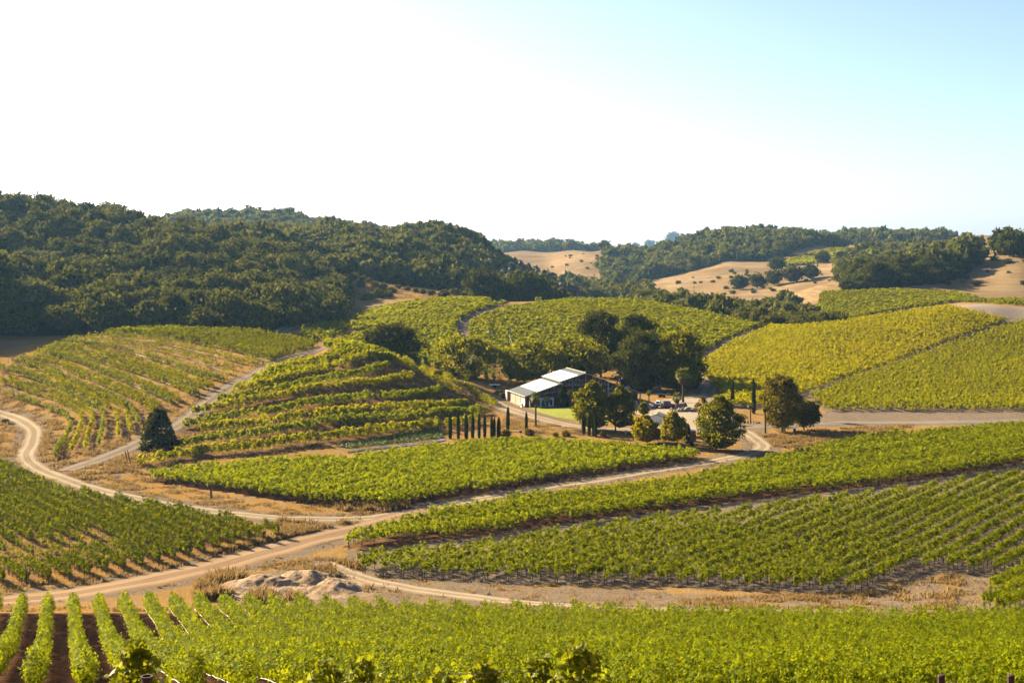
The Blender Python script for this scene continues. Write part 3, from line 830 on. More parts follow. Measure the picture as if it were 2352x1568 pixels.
# terraces on the knoll
def z7(x, y): return (344.5 + .3418 * x, 746.5 + .3418 * y + 3)
TV = [
 [(-90, 940), (0, 930), (200, 897), (400, 867), (700, 838), (900, 808), (1200, 768), (1500, 733), (1800, 698), (2000, 678), (2200, 650)],
 [(200, 830), (400, 792), (700, 748), (1000, 703), (1250, 668), (1500, 650), (1800, 630), (2100, 604), (2250, 590)],
 [(340, 722), (600, 692), (900, 652), (1200, 612), (1500, 586), (1800, 570), (2000, 560), (2130, 542)],
 [(215, 692), (400, 662), (650, 622), (900, 582), (1200, 532), (1450, 506), (1700, 495), (1850, 480), (1950, 452)],
 [(280, 602), (450, 572), (700, 522), (850, 496), (1100, 442), (1350, 412), (1550, 400), (1760, 366)],
 [(450, 522), (650, 490), (870, 450), (1050, 410), (1250, 370), (1450, 335), (1600, 286)],
 [(560, 455), (750, 420), (900, 380), (1100, 330), (1300, 280), (1460, 232)],
 [(700, 392), (850, 352), (1000, 312), (1200, 252), (1340, 202)],
 [(780, 342), (900, 312), (1050, 272), (1200, 227), (1290, 192)],
]
rows_t = []
for k, pp in enumerate(TV):
    rows_t.append(sheet_row([z7(*p) for p in pp]))
for k, ln in enumerate(rows_t):
    vine_row(ln, f"{ordinal(k+1)} curved terrace row up the knoll from the cypresses", "curved terrace rows on the knoll", V_LIME if k % 2 else V_DRY,
             w=1.3, z0=.5, z1=2.0, leafsz=.3, dens=210, lump=.7, gap=.06, shoots=.10, posts=(.2, -.2), wander=.14, pitch=2.0)
    if k >= 6:
        t_ = np.gradient(ln, axis=0); t_ /= np.linalg.norm(t_, axis=1)[:, None]; up = np.stack([-t_[:, 1], t_[:, 0]], 1)
        vine_row((ln + up * 2.6)[1:-1], f"upper twin of the {ordinal(k+1)} curved terrace row up the knoll from the cypresses", "curved terrace rows on the knoll", V_DRY,
                 w=1.2, z0=.5, z1=1.9, leafsz=.3, dens=130, lump=.7, gap=.08, shoots=.10, wander=.14, pitch=2.0)
CH = [[(1550, 205), (1700, 258), (1850, 312), (2000, 372), (2150, 440), (2250, 510), (2330, 548)],
      [(1160, 110), (1300, 138), (1420, 160), (1500, 200)],
      [(1700, 268), (1830, 335), (1960, 400), (2090, 470)],
      [(2120, 425), (2200, 480), (2270, 520)]]
CL = ["bright vine row along the ridge of the knoll down to the barn drive", "short vine row over the knoll's crown", "shaded vine row just under the knoll's ridge row", "shortest vine row beside the barn drive"]
for pp, lb in zip(CH, CL):
    vine_row(sheet_row([z7(*p) for p in pp]), lb, "rows on the crown of the knoll", V_DRY, w=1.5, z0=.4, z1=2.0, leafsz=.27, dens=130, lump=.45, shoots=.1, posts=(.2, 8, 16, 24))
# sparse curved rows on the shoulder
SVG = [
 [(0, 906), (44, 922), (99, 941), (143, 958), (158, 974), (163, 987), (153, 1010), (132, 1040), (125, 1056)],
 [(0, 880), (44, 897), (99, 915), (154, 937), (182, 959), (188, 976), (182, 1001), (167, 1030), (164, 1043)],
 [(7, 871), (55, 891), (106, 902), (154, 924), (193, 944), (211, 961), (211, 981), (200, 1011), (196, 1036)],
 [(0, 853), (55, 867), (110, 889), (154, 911), (198, 931), (229, 948), (238, 968), (235, 994), (226, 1027)],
 [(0, 847), (55, 858), (132, 889), (198, 915), (253, 943), (270, 972), (272, 1007)],
 [(18, 841), (99, 856), (165, 896), (220, 914), (264, 931), (288, 955), (300, 997)],
 [(46, 829), (132, 844), (187, 870), (242, 892), (308, 922), (352, 950)],
 [(77, 815), (165, 832), (242, 863), (308, 892), (372, 920), (394, 934)],
 [(100, 808), (210, 829), (300, 857), (370, 882), (425, 905), (446, 914)],
 [(118, 801), (190, 811), (280, 834), (365, 862), (440, 888), (479, 900)],
 [(140, 793), (220, 800), (300, 815), (390, 842), (460, 868), (514, 882)],
 [(155, 787), (240, 790), (330, 801), (420, 824), (490, 850), (537, 866)],
 [(200, 779), (290, 782), (380, 794), (470, 816), (550, 838), (593, 842)],
 [(212, 775), (320, 778), (430, 788), (520, 806), (600, 830), (622, 836)],
]
def mixpts(a, b, t, m=9):
    def rs(p):
        p = np.array(p, float); s = np.concatenate([[0], np.cumsum(np.linalg.norm(np.diff(p, axis=0), axis=1))]); q = np.linspace(0, s[-1], m)
        return np.stack([np.interp(q, s, p[:, 0]), np.interp(q, s, p[:, 1])], 1)
    return [tuple(p) for p in rs(a) * (1 - t) + rs(b) * t]
rows_s = []
for k in range(len(SVG)):
    rows_s.append(SVG[k])
    if k >= 5 and k + 1 < len(SVG): rows_s.append(mixpts(SVG[k], SVG[k+1], .36))
for k, px in enumerate(rows_s):
    top = k > len(rows_s) - 7
    vine_row(sheet_row(px), f"{ordinal(k+1)} thin curved row up the golden shoulder from the road bend", "thin curved rows on the golden shoulder", V_DRY if k % 3 else V_LIME,
             w=.8, z0=.5, z1=1.75, leafsz=.27, dens=120 if not top else 60, lump=.6, gap=.16 if not top else .3, shoots=.09, core=False,
             posts=tuple(np.arange(.2, 60, 9.)) if k < 8 else (.2, 12, -.2, -9, -18), wander=.1, hose=.15 if k % 2 else False)
DEN = [[(250, 771), (350, 776), (470, 795), (560, 815), (628, 832)], [(240, 768), (360, 770), (490, 785), (580, 803), (650, 824)], [(255, 766), (400, 768), (520, 780), (620, 798), (690, 814)],
       [(280, 765), (420, 766), (540, 773), (640, 788), (712, 806)], [(300, 764), (420, 764), (560, 768), (650, 780), (729, 797)]]
q = 0
for k in range(len(DEN)):
    for t in (0., .33, .66):
        if t and k + 1 == len(DEN): continue
        q += 1
        px = mixpts(DEN[k], DEN[k+1], t) if t else DEN[k]
        vine_row(sheet_row(px), f"{ordinal(q)} dense row over the brow above the golden shoulder", "dense rows on the brow of the shoulder", V_FIELD,
                 w=1.1, z0=.5, z1=2.0, leafsz=.36, dens=70, lump=.7, gap=.06, shoots=.09, core=False, posts=(-.2, -8))
# young upright rows under the airy trees behind the barn drive
YR = [[(967, 824), (972, 846)], [(980, 822), (986, 840)], [(994, 820), (1001, 852)], [(1027, 852), (1037, 870)], [(1060, 857), (1071, 877)], [(1105, 842), (1120, 882)], [(1119, 838), (1136, 878)], [(1143, 832), (1176, 886)], [(1165, 852), (1192, 882)]]
for k, px in enumerate(YR):
    a, b_ = site(*px[1], dmin=372), site(*px[0], dmin=372)
    ln = np.linspace(a[:2], b_[:2], max(3, int(math.dist(a[:2], b_[:2]) / 1.5)))
    vine_row(ln, f"{ordinal(k+1)} young hedge row under the airy trees, counted from the round oak", "young rows under the airy trees", V_LIME, w=.9, z0=.3, z1=1.9, leafsz=.28, dens=60, lump=.3)
# far fields, beyond counting: one mass of rows
far = Soup(); far_m = []
def far_rows(poly, direction, spacing, step=3., mi=0, **hk):
    for ln in block_lines(poly, direction, spacing, step=step):
        so, o, _ = hedge(ln, **hk)
        n0 = far.n
        for v, f_, t_ in zip(so.v, so.f, so.t):
            far.v.append(v + o.astype(np.float32)); far.f.append(f_ + n0); far.t.append(t_)
        far.n += so.n
        far_m.append(np.full(sum(len(t_) for t_ in so.t), mi))
tr = [l for l in ROAD_LINES if l[0] == "field_track"][0][1]
pth = [tuple(p) for p in tr]
MK_A = plan([(742, 800), (860, 760), (1000, 722), (1130, 702), (1300, 687), (1230, 692), (1150, 703), (1095, 718), (1052, 742), (1048, 765), (1060, 812), (1000, 832), (900, 834), (800, 822)], 25)
MK_B = plan([(1084, 812), (1076, 765), (1078, 742), (1115, 726), (1170, 711), (1240, 701), (1310, 692), (1450, 694), (1600, 719), (1748, 753), (1690, 772), (1604, 818), (1590, 850), (1300, 850), (1150, 845)], 25)
far_rows(YV, bearing(-9), 2.4, 1.5, 1, w=2.0, z0=.4, z1=1.85, leafsz=.45, dens=60, lump=.55, shoots=.08)
far_rows(MK_A, bearing(62), 2.5, w=1.5, z0=.4, z1=1.8, leafsz=.62, dens=34, lump=.45, tri=True)
far_rows(MK_B, bearing(82), 2.5, w=1.4, z0=.4, z1=1.8, leafsz=.62, dens=32, lump=.5, tri=True)
far_rows(MK_LEFT, bearing(70), 2.6, w=1.5, z0=.4, z1=1.8, leafsz=.68, dens=28, lump=.4, tri=True)
SH_LEFT = plan([(690, 765), (712, 742), (760, 728), (805, 752), (790, 772), (745, 785), (690, 780)], 12)
far_rows(SH_LEFT, bearing(-62), 2.8, w=1.3, z0=.4, z1=1.8, leafsz=.6, dens=30, lump=.4, tri=True)
PV = plan([(1885, 675), (2050, 669), (2200, 676), (2250, 688), (2200, 694), (2100, 709), (1990, 728), (1930, 742), (1862, 738), (1880, 700)], 20, dmin=560)
far_rows(PV, bearing(75), 2.9, w=1.2, z0=.4, z1=1.8, leafsz=.8, dens=24, lump=.4, tri=True)
PV2 = plan([(1768, 612), (1840, 590), (1900, 574), (1960, 572), (2010, 576), (1940, 590), (1900, 604), (1800, 614)], 15, dmin=1000)
far_rows(PV2, bearing(60), 4.5, 8., w=2.6, z0=.4, z1=2., leafsz=1.7, dens=7, lump=.4, tri=True)
RIDGE_R = plan([(2185, 696), (2260, 692), (2352, 690), (2460, 690), (2460, 712), (2352, 704), (2270, 697)], 12, dmin=520)
far_rows(RIDGE_R, bearing(-30), 2.8, w=1.2, z0=.4, z1=1.9, leafsz=.6, dens=18, lump=.4, tri=True)
fme = raw_mesh("vineyard", np.vstack(far.v), np.concatenate(far.f), np.concatenate(far.t), None, False, [V_FIELD, V_GOLD], np.concatenate(far_m))
tag(link("vineyard", fme), "green and golden vineyard fields covering the low hills behind the barn", None, None, "stuff")
print("rows", sum(1 for o in bpy.data.objects if o.name.startswith("vine_row")), "objects", len(bpy.data.objects))
# ------------------------------------------------------------------ trees
OAK = leaf("oak leaves", (.055, .068, .014), (.135, .15, .024), (.27, .26, .035), .28, (.34, .32, .045), .8, 0., (.05, (.20, .18, .026), .7))
OAK_PALE = leaf("pale oak leaves", (.12, .13, .03), (.22, .22, .05), (.36, .33, .08), .26, (.34, .31, .06), .8, 0.)
OAK_DARK = leaf("dark oak leaves", (.040, .052, .009), (.09, .105, .014), (.18, .18, .02), .28, (.22, .21, .025), .8, 0., (.08, (.07, .065, .016), .6))
AIRY = leaf("airy tree leaves", (.10, .12, .008), (.22, .23, .010), (.42, .38, .010), .46, (.72, .64, .006), .7, 0.)
MAPLE = leaf("maple leaves", (.07, .10, .008), (.17, .19, .010), (.38, .32, .010), .44, (.72, .62, .006), .7, 0.)
MAPLE_G = leaf("maple leaves turning", (.16, .17, .008), (.38, .33, .010), (.66, .48, .012), .46, (.90, .70, .006), .7, 0.)
RUSTY = leaf("rusty leaves", (.10, .07, .012), (.24, .15, .015), (.40, .24, .02), .42, (.5, .33, .03), .7, 0.)
GREYP = leaf("grey pine needles", (.09, .11, .085), (.16, .18, .14), (.26, .27, .20), .2, None, .7, .1)
CYP = leaf("cypress leaves", (.02, .04, .010), (.045, .07, .014), (.09, .12, .02), .15, (.10, .13, .02), .75, 0.)
PALM = leaf("palm fronds", (.09, .12, .006), (.22, .24, .010), (.42, .38, .03), .35, (.36, .33, .03), .5, .12)
SKIRT = leaf("dead fronds", (.14, .07, .025), (.28, .14, .05), (.40, .24, .09), .3, None, .8, .1)
CHAP = leaf("chaparral leaves", (.07, .075, .016), (.14, .135, .022), (.26, .22, .03), .28, (.36, .30, .04), .7, 0.)
M_TRUNK = simple("grey bark", (.085, .065, .05), .95, .1, 0, .35, 5., .4)
M_TRUNK_W = simple("warm bark", (.16, .085, .05), .9, .1, 0, .3, 6., .3)
M_PALMTR = simple("palm trunk", (.12, .085, .06), .95, .1, 0, .4, 8., .4)

def prof_oak(t): return np.sqrt(np.clip(1 - (2 * t - 1) ** 2, 0, 1)) ** .8
def prof_maple(t): return np.clip(np.sin(math.pi * np.clip(t, 0, 1) ** .72), 0, 1) ** .75
def prof_cone(t): return np.clip(1.02 - t, 0, 1) ** .8 * np.clip(t * 9, 0, 1) ** .5
def prof_up(t): return np.clip(np.sin(math.pi * np.clip(t, 0, 1) ** 1.1), 0, 1) ** .6
ICO = None
def ico():
    global ICO
    if ICO is None:
        bm = bmesh.new(); bmesh.ops.create_icosphere(bm, subdivisions=1, radius=1.)
        bm.verts.ensure_lookup_table()
        ICO = (np.array([v.co[:] for v in bm.verts]), np.array([[v.index for v in f.verts] for f in bm.faces])); bm.free()
    return ICO
def crown(R, Ry, z0, z1, n, leafsz, lobes=14, lr=.34, prof=prof_oak, tri=False, core=.6, hang=0., airy=0., fill=.3):
    """foliage clumps filling a crown of radius R between the heights z0 and z1"""
    so = Soup(); Hh = z1 - z0
    t = (np.arange(lobes) + .5) / lobes; t = np.clip(t + rng.normal(0, .05, lobes), .06, .95)
    a = np.arange(lobes) * 2.399963 + rng.uniform(0, 6.28)
    pr = prof(t)
    rr = np.maximum(pr - lr * .75, 0) * np.sqrt(rng.uniform(.25, 1.1, lobes))
    lrad = lr * rng.uniform(1.05, 1.7, lobes) * np.clip(.5 + .6 * pr, .4, 1)
    cx, cy, cz = rr * np.cos(a) * R, rr * np.sin(a) * Ry, z0 + Hh * t
    k = rng.choice(lobes, n, p=lrad ** 2 / (lrad ** 2).sum())
    # each lobe carries a handful of sprays; most leaves sit on the sprays, so the outline is broken
    SPR = 9
    sd_ = unit(rng.normal(size=(lobes * SPR, 3))); sd_[:, 2] = np.where(sd_[:, 2] < -.35, -sd_[:, 2] * .5, sd_[:, 2]); sr_ = rng.uniform(.30, .62, lobes * SPR)
    w_ = rng.integers(0, SPR, n) + k * SPR
    d = unit(rng.normal(size=(n, 3))); d[:, 2] = np.where((d[:, 2] < -.3) & (rng.random(n) < .5), -d[:, 2], d[:, 2])
    q_ = sd_[w_] * .72 + d * (sr_[w_] * rng.uniform(.7, 1.05, n))[:, None]
    ra = lrad[k] * np.linalg.norm(q_, axis=1); d = unit(q_ * .5 + d)
    q_ = unit(q_)
    if airy: ra *= rng.uniform(1 - airy, 1 + airy * .5, n)
    c = np.stack([cx[k] + q_[:, 0] * ra * R, cy[k] + q_[:, 1] * ra * Ry, cz[k] + q_[:, 2] * ra * (R + Ry) * .5 * .85], 1)
    if fill:                                          # leaves along the outer outline of the whole crown
        fl = rng.random(n) < fill; m_ = int(fl.sum())
        tf = rng.random(m_); af = rng.uniform(0, 6.28, m_)
        rf = prof(tf) * rng.uniform(.62, .98, m_) * (1 + .10 * np.sin(af * 3 + tf * 7) + .07 * np.sin(af * 7 - tf * 15))
        c[fl] = np.stack([rf * np.cos(af) * R, rf * np.sin(af) * Ry, z0 + Hh * tf], 1)
        d[fl] = np.stack([np.cos(af), np.sin(af), (tf - .4) * 1.4], 1)
    if hang:
        h = rng.random(n) < .35
        c[h, 2] -= rng.uniform(0, hang, h.sum())
    # fit the clumps to the crown's measured size
    ex, ey = np.quantile(np.abs(c[:, 0]), .985), np.quantile(np.abs(c[:, 1]), .985); lo, hi = np.quantile(c[:, 2], .015), np.quantile(c[:, 2], .99)
    fx, fy, fz = R / ex, Ry / ey, Hh / (hi - lo)
    c[:, 0] *= fx; c[:, 1] *= fy; c[:, 2] = z0 + (c[:, 2] - lo) * fz
    cx, cy, cz = cx * fx, cy * fy, z0 + (cz - lo) * fz
    V, Fc = cards(c, d + rng.normal(0, .5, (n, 3)), leafsz, tri)
    so.add(V, Fc)
    if core:
        iv, if_ = ico()
        for q in range(lobes):
            v = iv * (lrad[q] * core) * rng.uniform(.55, 1.2, (len(iv), 1))
            so.add(np.stack([cx[q] + v[:, 0] * R * fx, cy[q] + v[:, 1] * Ry * fy, cz[q] + v[:, 2] * (R + Ry) * .42 * fz], 1), if_)
    return so, np.stack([cx, cy, cz], 1)
def trunk_mb(hb, r, z_mid, ctr, limbs=5, fork=None, lean=0.):
    b = MB()
    top = (lean, 0, z_mid)
    b.tube([(0, 0, -.3), (lean * .2, .03, hb * .4), (lean * .5, -.04, hb), top], [r * 1.35, r, r * .85, r * .4], 8)
    for c in ctr[:limbs]:
        b.tube([(lean * .5, 0, hb * random.uniform(.75, 1.05)), (c[0] * .5, c[1] * .5, (hb + c[2]) * .5 + .1), tuple(c)], [r * .55, r * .35, r * .1], 5)
    return b
def add_tree(name, label, cat, pos, R, Ry, z0, z1, n, leafsz, mat, tmat=None, group=None, tr=.16, rz=0., **ck):
    t = thing(name, label, cat, pos, rz, group)
    so, ctr = crown(R, Ry, z0, z1, n, leafsz, **ck)
    link("crown", so.mesh("crown", mat), t)
    trunk_mb(max(z0, .4) + (z1 - z0) * .12, tr, z0 + (z1 - z0) * .55, ctr[rng.permutation(len(ctr))], 6).build("trunk", tmat or M_TRUNK, t)
    return t
def tree_px(name, label, cat, ub, vb, u0, u1, vt, vc, mat, leafsz=None, n=2600, d=None, depth=1., **k):
    """a tree whose foot stands at (ub, vb) and whose crown spans u0..u1 and rows vt..vc"""
    p = site(ub, vb) if d is None else at(ub, d)
    s = p[1] / F
    R = (u1 - u0) * .5 * s
    z1 = CAMZ - (vt - VH) * s - p[2]; z0 = max(.2, CAMZ - (vc - VH) * s - p[2])
    off = ((u0 + u1) * .5 - ub) * s
    t = add_tree(name, label, cat, p, R, R * depth, z0, z1, int(n * 1.7), leafsz or max(.22, 2.5 * p[1] / 1422), mat, **k)
    for c in t.children:
        if c.name.startswith("crown"): c.location.x = off
    return t

# --- oak woods: prototypes, the nearest as trees of their own, the rest one mass
def oak_proto(seed, n, sz, tri, lobes=11):
    so, ctr = crown(1., 1., .25, 1.5, n, sz, lobes=lobes, lr=.40, tri=tri, core=.66)
    return so, ctr
PROTO_N = [oak_proto(i, 900, .19, False, 13) for i in range(7)]
PROTO_M = [oak_proto(i, 300, .30, True, 9) for i in range(6)]
PROTO_F = [oak_proto(i, 110, .46, True, 6) for i in range(5)]
def scatter(poly, spacing, jit=.45, keep=1.):
    P = np.array(poly); x0, y0 = P.min(0); x1, y1 = P.max(0)
    X, Y = np.meshgrid(np.arange(x0, x1, spacing), np.arange(y0, y1, spacing * .87), indexing='ij')
    X = X + (np.arange(X.shape[1]) % 2)[None, :] * spacing * .5
    X = X.ravel() + rng.normal(0, spacing * jit * .5, X.size); Y = Y.ravel() + rng.normal(0, spacing * jit * .5, Y.size)
    k = inpoly(X, Y, poly) & (rng.random(len(X)) < keep)
    return X[k], Y[k]
mass = Soup(); mass_m = []
def flat(so): return np.vstack(so.v), so.f, so.t
PF = {id(p): (np.vstack(p[0].v), p[0]) for p in PROTO_N + PROTO_M + PROTO_F}
def mass_tree(proto, x, y, s, mi=0, hs=1.):
    V, so = PF[id(proto)]
    a = rng.uniform(0, 6.28); ca, sa = math.cos(a), math.sin(a)
    W = np.stack([(V[:, 0] * ca - V[:, 1] * sa) * s + x, (V[:, 0] * sa + V[:, 1] * ca) * s + y, V[:, 2] * s * hs + H(x, y) - .15 * s], 1).astype(np.float32)
    n0 = mass.n; m0 = 0
    mass.v.append(W)
    m0 = 0
    for f_, t_ in zip(so.f, so.t):
        mass.f.append(f_ + n0); mass.t.append(t_); m0 += len(t_)
    mass.n += len(W); mass_m.append(np.full(m0, mi))
ME_OAK = [(p[0].mesh("crown", OAK), p[0].mesh("crown", OAK_DARK), trunk_mb(.45, .075, .9, p[1], 4).mesh("trunk", M_TRUNK)) for p in PROTO_N]
def oak(x, y, s, label, group, dark=False, name="oak_tree", cat="tree", hs=1.):
    t = thing(name, label, cat, (x, y, H(x, y)), random.uniform(0, 6.28), group)
    t.scale = (s, s, s * hs)
    q = random.randrange(len(ME_OAK))
    link("crown", ME_OAK[q][1 if dark else 0], t); link("trunk", ME_OAK[q][2], t)
    return t
SPAN = {}
def wood(poly, spacing, size, n_own, what, group, proto, mi=0, dark=False, keep=1., own_key=None):
    X, Y = scatter(poly, spacing, keep=keep)
    o = np.argsort(Y); X, Y = X[o], Y[o]
    own = list(range(min(n_own, len(X)))); own.sort(key=lambda i: X[i] / Y[i])
    for r, i in enumerate(own):
        oak(X[i], Y[i], size * random.uniform(.7, 1.35), f"{ordinal(r+1)} {what}", group, dark, hs=random.uniform(.8, 1.35))
    for i in range(len(own), len(X)):
        mass_tree(proto[rng.integers(len(proto))], X[i], Y[i], size * rng.uniform(.6, 1.4), 2 if rng.random() < .12 else (1 if rng.random() < .2 else mi), rng.uniform(.8, 1.45))
    print(what, len(X))
wood(W1, 8.2, 5.2, 95, "oak along the front edge of the shaded hill wood, from the tracks", "oaks along the front of the shaded wood", PROTO_N)
wood(W2, 9.0, 5.6, 0, "", "", PROTO_M)
wood(W3, 8.5, 5.4, 0, "", "", PROTO_F)
wood(W4, 9.5, 5.8, 0, "", "", PROTO_F)
wood(W5, 6.4, 4.2, 46, "bushy oak in the hollow between the two vine slopes, from the field track", "oaks in the hollow", PROTO_M, keep=.9)
wood(W6, 9.5, 6.6, 34, "dark oak of the belt climbing the golden slope, from the hollow", "oaks of the belt on the golden slope", PROTO_M, 1, True)
wood(W7, 14, 6.5, 0, "", "", PROTO_F)
wood(W7B, 13, 6.5, 0, "", "", PROTO_F)
wood(W9, 9.5, 5.5, 0, "", "", PROTO_F, keep=.9)
wood(W10, 10.5, 5.6, 0, "", "", PROTO_F, keep=.75)
wood(W11, 11, 6.4, 12, "large dark oak on the golden crest beyond the belt, from the belt", "oaks on the golden crest", PROTO_M, 1, True)
wood(W8, 7.5, 6.2, 16, "broad dark oak of the clump behind the vineyard brow, from the scrub bank", "oaks behind the vineyard brow", PROTO_M, 1, True)
# scrub dotted over the golden slopes
for poly, n_ in ((wood_poly([(1440, 1060), (1700, 1060), (1930, 990), (1940, 1180), (1760, 1330), (1560, 1330)]), 46), (wood_poly([(2120, 860), (2420, 800), (2420, 900), (2230, 905)]), 16), (wood_poly([(1265, 1330), (1380, 1340), (1390, 1760), (1270, 1760)]), 22)):
    X, Y = scatter(poly, 14); q = rng.permutation(len(X))[:n_]
    for i in q: mass_tree(PROTO_F[rng.integers(len(PROTO_F))], X[i], Y[i], rng.uniform(.8, 2.4), int(rng.integers(3)), .8)
fme = raw_mesh("woodland", np.vstack(mass.v), np.concatenate(mass.f), np.concatenate(mass.t), None, False, [OAK, OAK_DARK, OAK_PALE], np.concatenate(mass_m))
tag(link("woodland", fme), "dense oak woodland covering the far hillsides", None, None, "stuff")
# lone oaks on the far golden slopes: bearing, slope row of the foot, crown width on the sheet, what singles it out
LONE = [(1389, 578, 34, "lone oak on the skyline of the pale golden hill"), (1459, 574, 22, "small oak on the skyline beside the wooded slope"), (1492, 571, 26, "oak pair's outer tree on the golden skyline"),
        (1547, 560, 36, "broad oak on the skyline above the wooded slope"), (1681, 548, 26, "oak on the top of the wooded far hill"), (1805, 588, 46, "wide oak above the far green vineyard"),
        (1784, 622, 40, "lone oak standing out on the golden slope below the far vineyard"), (1890, 605, 36, "oak at the lower corner of the far green vineyard"), (1914, 556, 30, "skyline oak over the far green vineyard"),
        (2216, 537, 22, "first oak of the row on the far golden knoll"), (2234, 537, 22, "second oak of the row on the far golden knoll"), (2252, 537, 22, "third oak of the row on the far golden knoll"), (2284, 538, 26, "separate oak beside the row on the far golden knoll"),
        (2312, 541, 30, "low oak at the end of the far golden knoll"), (2338, 540, 34, "widest oak on the far golden knoll"), (1700, 665, 44, "low oak in the fold of the golden slope"), (1740, 662, 44, "middle oak in the fold of the golden slope"),
        (1778, 655, 46, "taller oak in the fold of the golden slope"), (1822, 650, 50, "oak where the golden fold meets the scrub"), (1862, 640, 44, "oak at the top of the golden fold"), (1940, 612, 46, "oak below the far green vineyard's end"), (1965, 605, 40, "oak beside the far green vineyard's end"),
        (1475, 571, 14, "tiny oak between two on the golden skyline")]
for u, v, w, lb in LONE:
    p = site(u, v, dmin=640)
    oak(p[0], p[1], w * .5 * p[1] / F, lb, "lone oaks on the golden slopes", True)
# grey pines and pale trees in front of the second ridge
for i, (u, vt, vb, w, d) in enumerate([(1158, 610, 672, 20, 812), (1176, 604, 672, 24, 815), (1196, 600, 670, 26, 820), (1214, 606, 672, 24, 816), (1232, 612, 675, 22, 812), (1250, 622, 680, 24, 808), (1268, 628, 684, 22, 806), (1010, 566, 605, 24, 880), (1078, 594, 640, 30, 850), (1060, 600, 640, 26, 846), (1105, 640, 676, 20, 800), (1290, 640, 690, 30, 800), (1312, 655, 694, 34, 800)]):
    p = at(u, d); s = d / F
    add_tree("grey_pine", f"{ordinal(i+1)} tall hazy grey-green pine behind the dark clump, counted from the hill's foot", "tree", p, w * .5 * s, w * .5 * s, 1., max(6., CAMZ - (vt - VH) * s - p[2]), 420, 1.3, GREYP, group="grey pines behind the dark clump", tr=.22, prof=prof_up, lobes=12, tri=True)
# scrub on the bank above the valley road
SHR = [(735, 640, 26), (752, 652, 20), (770, 645, 22), (790, 640, 24), (812, 642, 24), (832, 646, 20), (727, 668, 22), (745, 672, 24), (765, 676, 20), (783, 668, 18), (803, 664, 22), (828, 660, 24), (806, 680, 18), (848, 650, 18), (860, 660, 22), (880, 666, 24), (900, 672, 20), (870, 684, 30),
       (850, 688, 24), (838, 690, 20), (892, 682, 22), (915, 664, 16), (935, 668, 16), (955, 672, 16), (972, 675, 18), (990, 679, 20), (1020, 682, 26), (1045, 680, 26), (1064, 682, 20), (1080, 682, 18), (905, 648, 22), (925, 652, 26), (945, 656, 22), (880, 644, 22), (862, 638, 24), (968, 660, 24), (990, 664, 28), (1012, 662, 26), (1040, 668, 26), (1065, 664, 26), (716, 650, 22), (700, 640, 26)]
b_ = crown(1., 1., .05, 1.3, 130, .36, lobes=6, lr=.5, tri=True, core=.66)
ME_SH = [crown(1., 1., .02, 1.25, 150, .34, lobes=7, lr=.5, tri=True, core=.66)[0].mesh("crown", CHAP) for _ in range(4)]
b = MB(); b.tube([(0, 0, -.2), (.05, 0, .5)], [.1, .05], 5); ME_SHT = b.mesh("stem", M_TRUNK)
def shrub(u, v, w, label, group, i=0, name="shrub", mes=None, **k):
    p = site(u, v, **k); s = w * .5 * p[1] / F
    t = thing(name, label, "shrub", p, random.uniform(0, 6.28), group); t.scale = (s, s, s)
    link("crown", (mes or ME_SH)[i % len(mes or ME_SH)], t); link("stem", ME_SHT, t)
    return t
for i, (u, v, w) in enumerate(sorted(SHR)):
    shrub(u, v, w, f"{ordinal(i+1)} rounded shrub on the dry bank above the valley road, from the wood", "shrubs on the dry bank", i, dmin=560)

# --- trees near the barn
tree_px("oak_tree", "round dark oak behind the knoll's ridge", "tree", 900, 838, 828, 966, 745, 842, OAK_DARK, d=392, n=3600, lobes=20, lr=.3, tr=.3)
tree_px("walnut_tree", "airy yellow-green tree standing among young rows, nearest the round oak", "tree", 1089, 880, 996, 1146, 772, 862, AIRY, d=404, n=3400, lobes=22, lr=.26, airy=.3, core=.5, tr=.22, group="airy trees behind the barn")
tree_px("walnut_tree", "airy yellow-green tree between the utility poles and the barn roof", "tree", 1205, 875, 1146, 1272, 782, 868, AIRY, d=402, n=3200, lobes=20, lr=.26, airy=.3, core=.5, tr=.2, group="airy trees behind the barn")
tree_px("walnut_tree", "airy yellow-green tree rising just behind the barn's upper roof", "tree", 1318, 880, 1258, 1392, 776, 866, AIRY, d=402, n=3200, lobes=20, lr=.28, airy=.25, core=.6, tr=.2, group="airy trees behind the barn")
tree_px("pine_tree", "tall dark tree with a ragged top behind the airy trees", "tree", 1380, 880, 1326, 1424, 716, 850, OAK_DARK, d=416, n=3000, lobes=20, lr=.3, tr=.3)
tree_px("oak_tree", "second tall dark tree, flat-topped, against the green field", "tree", 1462, 880, 1418, 1512, 726, 850, OAK_DARK, d=418, n=3000, lobes=18, lr=.32, tr=.3)
tree_px("oak_tree", "massive dark oak shading the parked trailer", "tree", 1462, 897, 1404, 1542, 762, 892, OAK_DARK, d=390, n=4600, lobes=24, lr=.3, tr=.4)
tree_px("broadleaf_tree", "big glossy tree beside the tall palm, bright on its upper edge", "tree", 1556, 898, 1502, 1618, 762, 888, MAPLE, d=388, n=4200, lobes=22, lr=.3, tr=.3)
tree_px("broadleaf_tree", "lower dark tree filling the gap behind the glossy one", "tree", 1596, 892, 1560, 1620, 800, 888, OAK_DARK, d=396, n=2000, lobes=14, lr=.36, tr=.2)
tree_px("maple_tree", "tallest rounded maple in front of the barn, behind three cypresses", "tree", 1366, 990, 1318, 1408, 879, 978, MAPLE, n=4200, lobes=24, lr=.28, prof=prof_maple, tmat=M_TRUNK_W, group="maples round the yard", tr=.14)
